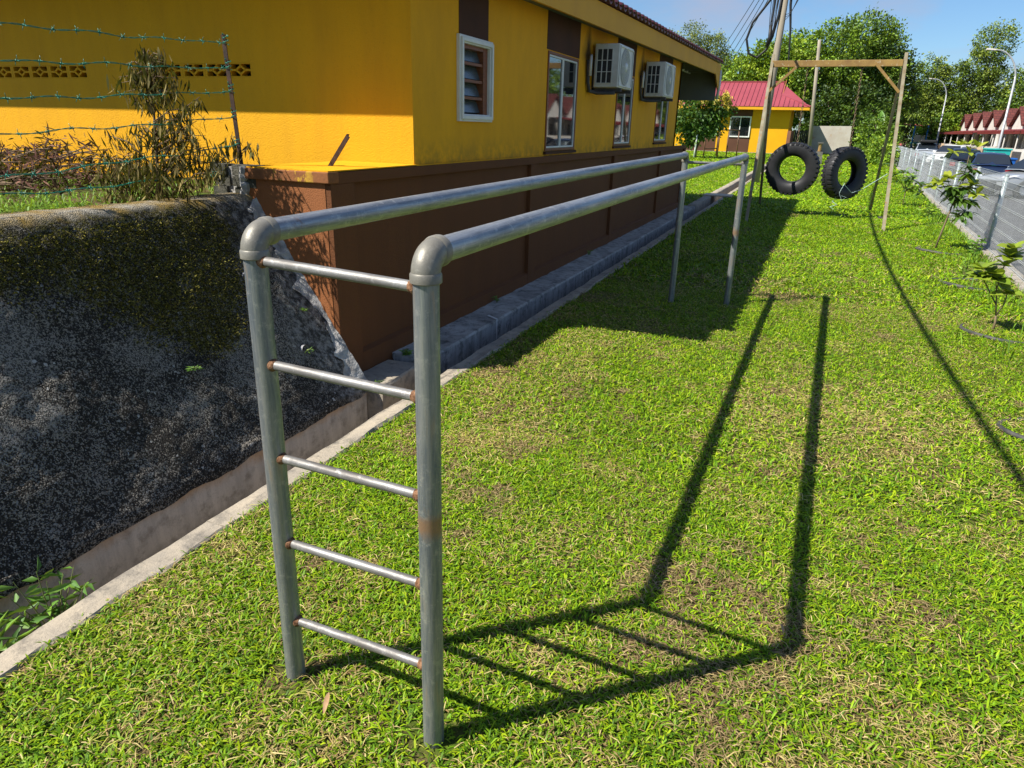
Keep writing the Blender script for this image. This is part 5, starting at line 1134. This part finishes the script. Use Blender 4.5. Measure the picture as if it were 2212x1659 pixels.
tree('broadleaf_shrub', (12.8, 100, -.2), [(-1, 0, 2.4, 1.6, 1, 1.6), (.8, 0, 2.8, 1.8, 1, 1.8), (2.4, 0, 2.2, 1.5, 1, 1.5)], 5000, .28, bright+midg, 'leafy green shrub between playground and terrace houses', 113, .12, G_, 'shrub')
tree('broadleaf_shrub', (4.0, 62, 0), [(-.3, 0, 1.9, 1.0, .9, 1.3), (.6, 0, 1.5, .9, .9, 1.2), (0, -.5, .8, 1.2, .8, .8)], 4200, .20, bright[:3]+midg, 'bushy green shrub right of the whitewashed wall', 114, .08, G_, 'shrub')
tree('broadleaf_shrub', (3.6, 50, 0), [(0, 0, .9, .6, .6, .8), (.35, -2, .6, .5, .7, .6), (-.2, 2, .7, .6, .7, .8)], 2600, .16, bright, 'yellow-green shrub at the end of the mesh fence', 115, .05, G_, 'shrub')
# backdrop of far wood closing the horizon
tree('far_wood', (-30, 120, 0), [(k*7.0-14, (k % 3)*2, 4.0+(k % 2)*1.0, 5, 2.5, 4.6) for k in range(14)], 24000, .55, darkg+midg[:1], 'far dark wood closing off the horizon', 116, .3, None, 'wood', limb=False)['kind'] = 'stuff'
# mango tree with yellow flush, beside the main building
mg = tree('mango_tree', (-7.66, 50, 0), [(-.2, 0, 3.0, 1.35, 1.1, 1.05), (1.0, 0, 3.0, .9, .9, .9), (-.9, 0, 2.4, .75, .8, .9), (.3, 0, 2.2, 1.0, .9, .8), (-.5, 0, 1.6, .8, .7, .7)], 5200, .24, [(.035, .085, .012), (.055, .125, .018), (.09, .18, .02), (.045, .10, .014)], 'low mango tree with yellow young leaves beside the main building', 120, .09, None, 'tree', hang=.5)
g = np.random.default_rng(121); n = 420; cc = np.array([(.2, -1.0, 4.0), (.35, -.9, 3.8), (1.55, -.6, 3.9), (1.75, -.6, 3.7), (1.1, -.8, 3.75), (-1.3, -.8, 3.5), (1.8, -.5, 3.4)]); P = cc[g.integers(0, 7, n)]+g.normal(size=(n, 3))*np.array([.10, .12, .2])
leaves('young_leaves', P, np.stack([g.normal(size=n)*.5, g.normal(size=n)*.5-.2, -1+g.normal(size=n)*.4], 1), .26, .09, np.array([(.55, .40, .04), (.62, .48, .08), (.42, .36, .04)])[g.integers(0, 3, n)], M['leaf'], mg)
tree('broadleaf_tree', (31, 70, 0), [(0, 0, 7.5, 3, 3, 3), (0, 4, 6.5, 3, 3, 3), (0, -4, 7, 3, 3, 3), (0, 8, 7, 3, 3, 3), (0, -8, 6.4, 3, 3, 3), (0, 0, 4, 3, 9, 3)], 9000, .5, midg, 'added tree behind the nearer terrace houses that darkens window reflections', 117, .35, G_)  # tree added to darken the reflections in the window panes
tree('broadleaf_tree', (32, 92, 0), [(0, 0, 7.5, 3, 3, 3), (0, 4, 6.5, 3, 3, 3), (0, -4, 8, 3, 3, 3), (0, 8, 7, 3, 3, 3), (0, 0, 4, 3, 9, 3)], 8000, .5, midg, 'added tree behind the farther terrace houses that darkens window reflections', 118, .35, G_)  # second tree added for the same darker reflections
tag(MB().tube([(-7.66, 49.4, -.1), (-7.60, 49.4, 1.5)], .05, 10).build('white_pipe_post', M['white'], smooth=True), 'short white pipe post under the mango tree', 'post')
# banana plant
bn = empty('banana_plant', (4.3, 66, 0), 0, 'banana plant with broad upright leaves behind the swing', 'banana plant'); bl = leaf_mesh(2.1, .36, .35, .22, 'leaf'); bl.materials.append(leafcol('banana_leaf', (.10, .24, .03), (.20, .38, .05), .4))
MB().tube([(0, 0, 0), (0, 0, 1.2), (.05, 0, 2.3)], [.16, .13, .09], 10).build('stem', pm('banana_stem', (.16, .18, .05), (.22, .2, .08), 4, .6), bn, smooth=True)
for (az, el, sc) in ((.2, 1.25, .85), (-.9, .95, .8), (-1.5, .45, .85), (1.1, .9, .85), (1.6, .35, .75), (2.6, .8, .7), (-2.4, .9, .7)): put_leaf(bl, None, (.03, 0, 2.1), az, el, rnd.uniform(-.3, .3), bn, sc)
# ------------------------------------------------------------------ terrace houses across the road
def rooftile():
    mt, t, b = nodes('red_concrete_roof_tiles'); v = pos(t)
    br = N(t, 'ShaderNodeTexBrick', Scale=1.0); br.inputs['Color1'].default_value = (.13, .034, .026, 1); br.inputs['Color2'].default_value = (.10, .028, .022, 1); br.inputs['Mortar'].default_value = (.06, .018, .015, 1)
    br.inputs['Brick Width'].default_value = .32; br.inputs['Row Height'].default_value = .22; br.inputs['Mortar Size'].default_value = .025
    cb = N(t, 'ShaderNodeCombineXYZ'); sp = N(t, 'ShaderNodeSeparateXYZ'); t.links.new(v, sp.inputs[0]); t.links.new(sp.outputs['X'], cb.inputs['X']); t.links.new(sp.outputs['Z'], cb.inputs['Y']); t.links.new(cb.outputs[0], br.inputs['Vector'])
    fin(t, b, br.outputs['Color'], .65, .3); return mt
M['rtile'] = rooftile()
M['hwhite'] = pm('house_white_paint', (.60, .575, .53), (.50, .47, .42), .7, .7, .2, bst=0)
M['hcream'] = pm('house_cream_paint', (.52, .40, .27), (.46, .34, .22), .7, .7, .2, bst=0)
M['awning'] = pm('maroon_awning_sheet', (.17, .022, .022), (.13, .018, .018), .7, .5, .4, bst=0)
M['hbrown'] = pm('brown_timber_gate', (.14, .09, .06), (.10, .065, .045), 5, .7, .2, bst=0)
pitch = 5.0
def house(y0, label, gate):
    h = empty('terrace_house', (15.5, y0, -.15), 0, label, 'house', 'terrace houses across the road'); X0 = 15.0
    rel(MB().box(17.5, 26, y0, y0+pitch-.06, -.2, 3.2).build('wall', M['hwhite']), h)
    rel(MB().add([(17.0, y0-.0, 2.9), (17.0, y0+pitch-.02, 2.9), (22, y0+pitch-.02, 4.3), (22, y0, 4.3), (26.5, y0+pitch-.02, 2.9), (26.5, y0, 2.9)], [(0, 1, 2, 3), (3, 2, 4, 5)]).build('main_roof', M['rtile']), h)
    yc = y0+pitch*.5; hw = 1.95
    rel(MB().add([(14.7, yc-hw-.2, 2.88), (14.7, yc, 4.30), (20, yc, 4.30), (20, yc-hw-.2, 2.88), (14.7, yc+hw+.2, 2.88), (20, yc+hw+.2, 2.88), (14.7, yc-hw-.2, 2.76), (14.7, yc, 4.18), (20, yc, 4.18), (20, yc-hw-.2, 2.76), (14.7, yc+hw+.2, 2.76), (20, yc+hw+.2, 2.76)],
        [(0, 1, 2, 3)[::-1], (1, 4, 5, 2)[::-1], (6, 7, 8, 9), (7, 10, 11, 8), (0, 6, 7, 1), (1, 7, 10, 4), (0, 3, 9, 6), (4, 10, 11, 5)]).build('porch_roof', M['rtile']), h)
    rel(MB().add([(14.95, yc-hw, 2.78), (14.95, yc+hw, 2.78), (14.95, yc, 4.16), (15.1, yc-hw, 2.78), (15.1, yc+hw, 2.78), (15.1, yc, 4.16)], [(0, 1, 2), (5, 4, 3), (0, 3, 4, 1), (1, 4, 5, 2), (2, 5, 3, 0)]).build('gable', M['hwhite']), h)
    rel(MB().box(14.95, 15.15, yc-hw, yc+hw, 2.50, 2.777).build('porch_beam', M['hwhite']), h)
    for yy in (yc-hw+.15, yc+hw-.15):
        rel(MB().lathe([(.27, -.2), (.27, .15), (.22, .2), (.21, 2.3), (.29, 2.42), (.29, 2.5)], 12, 'z', (15.05, yy, 0)).build('column', M['hwhite'], smooth=True), h)
    w_ = rel(MB().box(17.44, 17.52, y0+.7, y0+2.6, .1, 2.2).build('window', M['dark']), h); sub(MB().add([(17.43, y0+.75, .15), (17.43, y0+2.55, .15), (17.43, y0+2.55, 2.15), (17.43, y0+.75, 2.15)], [(0, 1, 2, 3)]).build('pane', M['glass']), w_, h)
    rel(MB().box(17.43, 17.51, y0+3.1, y0+4.1, -.15, 2.0).build('door', M['hbrown']), h)
    rel(MB().box(12.32, 12.5, y0, y0+1.5, -.2, .95).box(12.3, 12.54, y0+1.5, y0+1.85, -.2, 1.15).build('boundary_wall', M['hcream'] if gate else M['hwhite']), h)
    rel(MB().box(12.5, 15.0, y0-.06, y0+.02, -.2, 1.1).build('party_wall', M['hwhite']), h)
    q = MB()
    for k in range(13): q.box(12.38, 12.42, y0+1.95+k*.225, y0+2.05+k*.225, -.12, .95)
    q.box(12.385, 12.415, y0+1.9, y0+4.85, .1, .16); q.box(12.385, 12.415, y0+1.9, y0+4.85, .75, .81); rel(q.build('gate', M['hbrown'] if gate else M['bracket']), h)
    return h
names = ['eighth', 'seventh', 'sixth', 'fifth', 'fourth', 'third', 'second', 'first']
for k in range(10):
    y0 = 99.0-k*pitch-4.2
    order = ['farthest', 'second farthest', 'third farthest', 'fourth farthest', 'fifth farthest', 'sixth farthest', 'seventh farthest', 'eighth farthest', 'ninth farthest', 'nearest'][k]
    house(y0, 'white terrace house with red gabled porch, %s of the row' % order, k % 2)
for (a, c, lab) in ((79.0, 99.5, 'long maroon porch awning along the farther terrace houses'), (58, 76.5, 'maroon porch awning over the nearer terrace houses')):
    q = MB(); n = 24
    for s in (0, 1):
        pass
    q.add([(12.9, a, 2.28), (12.9, c, 2.28), (15.6, c, 2.62), (15.6, a, 2.62), (12.9, a, 2.20), (12.9, c, 2.20), (15.6, c, 2.54), (15.6, a, 2.54)], [(3, 2, 1, 0), (4, 5, 6, 7), (0, 1, 5, 4), (0, 4, 7, 3), (1, 2, 6, 5)])
    q.box(12.88, 12.94, a, c, 2.10, 2.34)
    aw = empty('porch_awning', (13, a, 2.2), 0, lab, 'awning'); rel(q.build('sheet', M['awning']), aw)
    for yy in np.arange(a+.5, c, 4.0): rel(MB().tube([(13.1, yy, -.2), (13.1, yy, 2.2)], .05, 8).build('support_post', M['hwhite']), aw)

# ------------------------------------------------------------------ street lamps
M['lampsteel'] = galv('grey_lamp_steel', (.42, .43, .44), (.33, .34, .35), (.5, .5, .5), .45, .3, 0)
def lamp(x, y, top, arm, lab):
    l_ = empty('street_lamp', (x, y, -.3), 0, lab, 'street lamp', 'curved grey street lamps along the road'); pts = [(x, y, -.3), (x, y, .9), (x-.08, y, top-2.0)]; rad = [.10, .09, .065]
    for k in range(9):
        a = math.pi/2*k/8; pts.append((x-.08-arm*.95*(1-math.cos(a))**.9, y, top-2.0+1.93*math.sin(a))); rad.append(.058-.002*k)
    pts.append((x-.1-arm, y, top-.06)); rad.append(.04)
    rel(MB().tube(pts, rad, 10).build('pole', M['lampsteel'], smooth=True), l_)
    q = MB(); xx = x-.1-arm; q.add([(xx+.05, y-.06, top-.10), (xx+.05, y+.06, top-.10), (xx-.55, y+.13, top-.06), (xx-.55, y-.13, top-.06), (xx+.05, y-.05, top-.01), (xx+.05, y+.05, top-.01), (xx-.5, y+.11, top+.04), (xx-.5, y-.11, top+.04)], [(0, 1, 2, 3), (7, 6, 5, 4), (0, 4, 5, 1), (1, 5, 6, 2), (2, 6, 7, 3), (3, 7, 4, 0)]); rel(q.build('lamp_head', M['hwhite']), l_)
    rel(MB().tube([(x, y, .45), (x, y, .75)], .102, 10).build('pole_band', M['awning']), l_)
lamp(11.6, 60, 7.45, 1.55, 'taller nearer street lamp curving over the terrace houses')
lamp(12.25, 95, 7.9, 1.6, 'farther street lamp standing beside the playground')

# ------------------------------------------------------------------ playground
M['pgblue'] = pm('blue_playground_steel', (.02, .16, .34), (.015, .12, .26), 2, .5, .4, bst=0); M['pgred'] = pm('faded_red_canopy', (.34, .05, .05), (.42, .14, .12), 1.5, .5, .4, bst=0); M['pgteal'] = pm('teal_playground_plastic', (.02, .30, .28), (.02, .22, .22), 2, .5, .4, bst=0)
pg = empty('playground', (11.2, 100, -.3), 0, 'blue playground tower with faded red leaf canopies', 'playground')
for (x, y) in ((10.2, 99.2), (10.9, 101), (11.6, 99.2), (12.5, 101)): rel(MB().tube([(x, y, -.3), (x, y, 3.05)], .085, 10).build('post', M['pgblue'], smooth=True), pg)
for (x, y, rz) in ((10.2, 99.4, 2.9), (11.0, 100.4, 1.9), (11.6, 99.6, 1.2), (12.5, 100.4, .3)):
    q = leaf_mesh(1.5, .62, -.3, .12, 'canopy'); q.materials.append(M['pgred']); o = bpy.data.objects.new('canopy', q); COL.objects.link(o); o.location = (x-.6*math.cos(rz-.4)*.6, y, 3.02); o.rotation_euler = (.25, 0, rz-1.57); rel(o, pg)
rel(MB().box(10.2, 12.5, 99.2, 101, 1.0, 1.1).build('deck', M['pgteal']), pg); rel(MB().box(10.35, 11.45, 99.15, 99.22, 1.15, 1.95).build('play_panel', pm('cream_play_panel', (.5, .42, .28), (.4, .33, .22), 3, .6, bst=0)), pg)
for z in (1.45, 1.9): rel(MB().tube([(11.6, 99.2, z), (12.5, 101, z)], .04, 8).build('rail', M['pgteal']), pg)
rel(MB().tube([(12.9, 99.2, -.3), (12.9, 99.2, 1.9)], .07, 8).build('post', M['pgblue']), pg)
q = MB(); q.grid(lambda u, v: (9.0+.65*(u-.5), 99.4-2.2*v, 1.05-1.2*v-.1*math.sin(math.pi*u)), 4, 8); rel(q.build('slide', M['pgred']), pg)

# ------------------------------------------------------------------ bins
def bin_(x, y, w_, d, h, c, lab, lid=None):
    mt = pm(lab.split()[0]+'_bin_plastic', c, tuple(v*.75 for v in c), 3, .45, .4, bst=0); e = empty('rubbish_bin', (x, y, -.3), 0, lab, 'rubbish bin', 'rubbish bins in front of the terrace houses')
    q = MB(); t = .82; q.add([(x-w_/2*t, y-d/2*t, -.26), (x+w_/2*t, y-d/2*t, -.26), (x+w_/2*t, y+d/2*t, -.26), (x-w_/2*t, y+d/2*t, -.26), (x-w_/2, y-d/2, h-.3), (x+w_/2, y-d/2, h-.3), (x+w_/2, y+d/2, h-.3), (x-w_/2, y+d/2, h-.3)], [(3, 2, 1, 0), (4, 5, 6, 7), (0, 1, 5, 4), (1, 2, 6, 5), (2, 3, 7, 6), (3, 0, 4, 7)]); rel(q.build('body', mt, bevel=.02), e)
    rel(MB().box(x-w_/2-.04, x+w_/2+.04, y-d/2-.04, y+d/2+.04, h-.3, h-.22).build('lid', mt, bevel=.02), e)
    for dx in (-w_*.35, w_*.35): rel(MB().tube([(x+dx-.03, y+d/2*.8, -.2), (x+dx+.03, y+d/2*.8, -.2)], .10, 12).build('wheel', M['rubber']), e)
bin_(8.25, 40.3, .62, .6, 1.12, (.01, .10, .38), 'blue wheeled rubbish bin behind the navy car')
bin_(9.1, 47.2, 1.15, .9, 1.45, (.02, .38, .34), 'teal wheeled rubbish container near the gates')
bin_(8.35, 35.2, .6, .6, .95, (.02, .10, .05), 'dark green wheeled rubbish bin behind the silver car')

# ------------------------------------------------------------------ parked cars
M['tyre'] = pm('car_tyre', (.02, .02, .02), (.03, .03, .03), 9, .8, .2, bst=0); M['alloy'] = pm('alloy_rim', (.45, .46, .47), (.35, .36, .37), 9, .35, .5, .6, bst=0)
M['carglass'] = glass('tinted_car_glass', (.012, .016, .02), .04, .8); M['lens'] = glass('clear_headlight', (.62, .64, .66), .1, .8); M['redlens'] = glass('red_tail_light', (.35, .01, .01), .15, .6); M['trim'] = pm('black_car_trim', (.015, .015, .016), (.02, .02, .02), 9, .5, .3, bst=0)
def car(loc, rz, c, lab, L=4.2, Wd=1.70, Hc=1.46, suv=False, roofbox=False, hatch=True, metal=.3):
    """nose points to local -Y"""
    root = empty('parked_car', loc, rz, lab, 'car', 'cars parked along the road')
    paint, t, b_ = nodes(lab.split()[0]+'_car_paint_'+str(len(bpy.data.materials))); fin(t, b_, c, .28, .5, metal); b_.inputs['Coat Weight'].default_value = .6
    h = Wd/2; zb = .20; belt = .92 if not suv else 1.02; hood = .80 if not suv else .95
    st_ = [(-L/2, .62, .46, .62), (-L/2+.10, .90, .40, .70), (-L/2+.45, .97, .30, hood-.06), (-L/2+1.05, 1.0, .22, hood+.03), (-L/2+1.35, 1.0, .20, belt-.02), (0, 1.0, .20, belt), (L/2-.75, 1.0, .22, belt+.02), (L/2-.22, .97, .28, belt if hatch else belt-.02), (L/2-.04, .92, .38, belt-.10), (L/2, .80, .46, belt-.22)]
    q = MB()
    for (y, wf, z0, z1) in st_:
        w_ = h*wf; q.v += [(-w_*.90, y, z0), (-w_, y, z0+.14), (-w_, y, z0+(z1-z0)*.62), (-w_*.95, y, z1-.05), (-w_*.78, y, z1), (0, y, z1+.025), (w_*.78, y, z1), (w_*.95, y, z1-.05), (w_, y, z0+(z1-z0)*.62), (w_, y, z0+.14), (w_*.90, y, z0)]
    K = 11
    for i in range(len(st_)-1):
        for k in range(K): q.f.append((i*K+k, i*K+(k+1) % K, (i+1)*K+(k+1) % K, (i+1)*K+k)); q.m.append(0)
    q.f += [tuple(range(K-1, -1, -1)), tuple((len(st_)-1)*K+k for k in range(K))]; q.m += [0, 0]
    q.build('body', paint, root, auto=35)
    yw0, yr0, yr1, yw1 = -L/2+1.15, -L/2+1.85, L/2-(.75 if hatch else 1.25), L/2-(.18 if hatch else .55)
    cst = [(yw0, .84, belt-.02, belt+.02), (yr0, .70, belt-.02, Hc-.05), ((yr0+yr1)/2, .69, belt-.02, Hc), (yr1, .68, belt-.02, Hc-.06), (yw1, .78, belt-.02, belt+.04)]
    q = MB()
    for (y, wf, z0, z1) in cst: q.v += [(-h*.93, y, z0), (-h*wf-.0, y, z1-.05 if z1 > belt+.2 else z1-.01), (-h*wf*.85, y, z1), (0, y, z1+.03), (h*wf*.85, y, z1), (h*wf, y, z1-.05 if z1 > belt+.2 else z1-.01), (h*.93, y, z0)]
    K = 7
    for i in range(4):
        for k in range(K-1): q.f.append((i*K+k, i*K+k+1, (i+1)*K+k+1, (i+1)*K+k)); q.m.append(0)
    q.build('cabin', paint, root, auto=50)
    # glass slightly proud of the cabin shell
    def quad(name, p, mat, par=root):
        return MB().add(p, [(0, 1, 2, 3)]).build(name, mat, par)
    e = .012
    for sg in (-1, 1):
        for (ya, yb_, yc_, yd_) in ((yw0+.28, (yw0+yw1)/2-.05, (yw0+yw1)/2-.05, yr0+.04), ((yw0+yw1)/2+.03, yw1-.24, yr1-.02, (yw0+yw1)/2+.03)):
            def S(y, up_): return (sg*(h*(.93-.23*up_)+e), y, belt+.04+(Hc-.12-belt)*up_)
            quad('side_window', [S(ya, .05), S(yb_, .05), S(yc_, .93), S(yd_, .93)][::sg], M['carglass'])
    def F_(y0_, y1_, u, s): return (s*h*(.80-.14*u), y0_+(y1_-y0_)*u, belt+.02+(Hc-.06-belt)*u+.02)
    quad('windscreen', [(p[0], p[1]-.012, p[2]+.008) for p in (F_(yw0, yr0, .06, -1), F_(yw0, yr0, .06, 1), F_(yw0, yr0, .95, 1), F_(yw0, yr0, .95, -1))], M['carglass'])
    quad('rear_window', [(p[0], p[1]+.012, p[2]+.008) for p in (F_(yw1, yr1, .15, 1), F_(yw1, yr1, .15, -1), F_(yw1, yr1, .92, -1), F_(yw1, yr1, .92, 1))], M['carglass'])
    for sx in (-1, 1):
        for yy in (-L/2+.82, L/2-.78):
            rw_ = .315 if not suv else .35
            o = MB().lathe([(rw_*.62, -.10), (rw_*.92, -.11), (rw_, -.07), (rw_, .07), (rw_*.92, .11), (rw_*.62, .10)], 22, 'x').build('wheel', M['tyre'], root, smooth=True); o.location = (sx*(h-.08), yy, rw_)
            b_ = MB(); b_.lathe([(0, sx*.085), (rw_*.2, sx*.09), (rw_*.64, sx*.10), (rw_*.64, sx*.06)], 18, 'x'); b_.build('rim', M['alloy'], o)
        MB().add([(sx*h*.55, -L/2+.10, .70), (sx*h*.90, -L/2+.20, .72), (sx*h*.97, -L/2+.55, .80), (sx*h*.62, -L/2+.22, .78)], [(0, 1, 2, 3) if sx > 0 else (3, 2, 1, 0)]).add([(sx*h*.55, -L/2+.06, .60), (sx*h*.90, -L/2+.14, .62), (sx*h*.90, -L/2+.20, .72), (sx*h*.55, -L/2+.10, .70)], [(0, 1, 2, 3) if sx > 0 else (3, 2, 1, 0)]).build('headlight', M['lens'], root)
        MB().box(sx*h*.72-.12, sx*h*.72+.12, L/2-.03, L/2+.015, .66, .84).build('tail_light', M['redlens'], root)
        MB().box(sx*(h+.02)-.08, sx*(h+.02)+.08, -L/2+1.42, -L/2+1.54, belt+.0, belt+.13).build('wing_mirror', paint, root, bevel=.03)
    MB().box(-h*.55, h*.55, -L/2-.012, -L/2+.04, .40, .56).build('grille', M['trim'], root, bevel=.02)
    MB().box(-.26, .26, L/2-.01, L/2+.02, .55, .66).build('number_plate', M['trim'], root)
    if roofbox: MB().box(-h*.62, h*.62, -.6, L/2-.4, Hc+.03, Hc+.22).build('roof_box', M['trim'], root, bevel=.06)
    return root
car((7.85, 32.2, -.3), R(-62), (.34, .36, .38), 'silver car nosing in behind the mesh fence on the right', 4.3, 1.7, 1.44)
car((6.9, 37.2, -.3), R(176), (.012, .022, .055), 'navy hatchback seen over the mesh fence', 4.0, 1.68, 1.45, metal=.1)
car((7.15, 45.0, -.3), R(178), (.008, .010, .018), 'black car parked beyond the navy hatchback', 4.2, 1.7, 1.50, metal=.1)
car((8.55, 58.0, -.3), R(-28), (.62, .62, .60), 'white car parked on the road behind the yellow-green sapling', 4.3, 1.75, 1.55, True, metal=.0)
car((7.75, 65.5, -.3), R(178), (.38, .42, .47), 'silver car with a black roof box at the far end of the fence', 4.4, 1.8, 1.60, True, True, metal=.2)
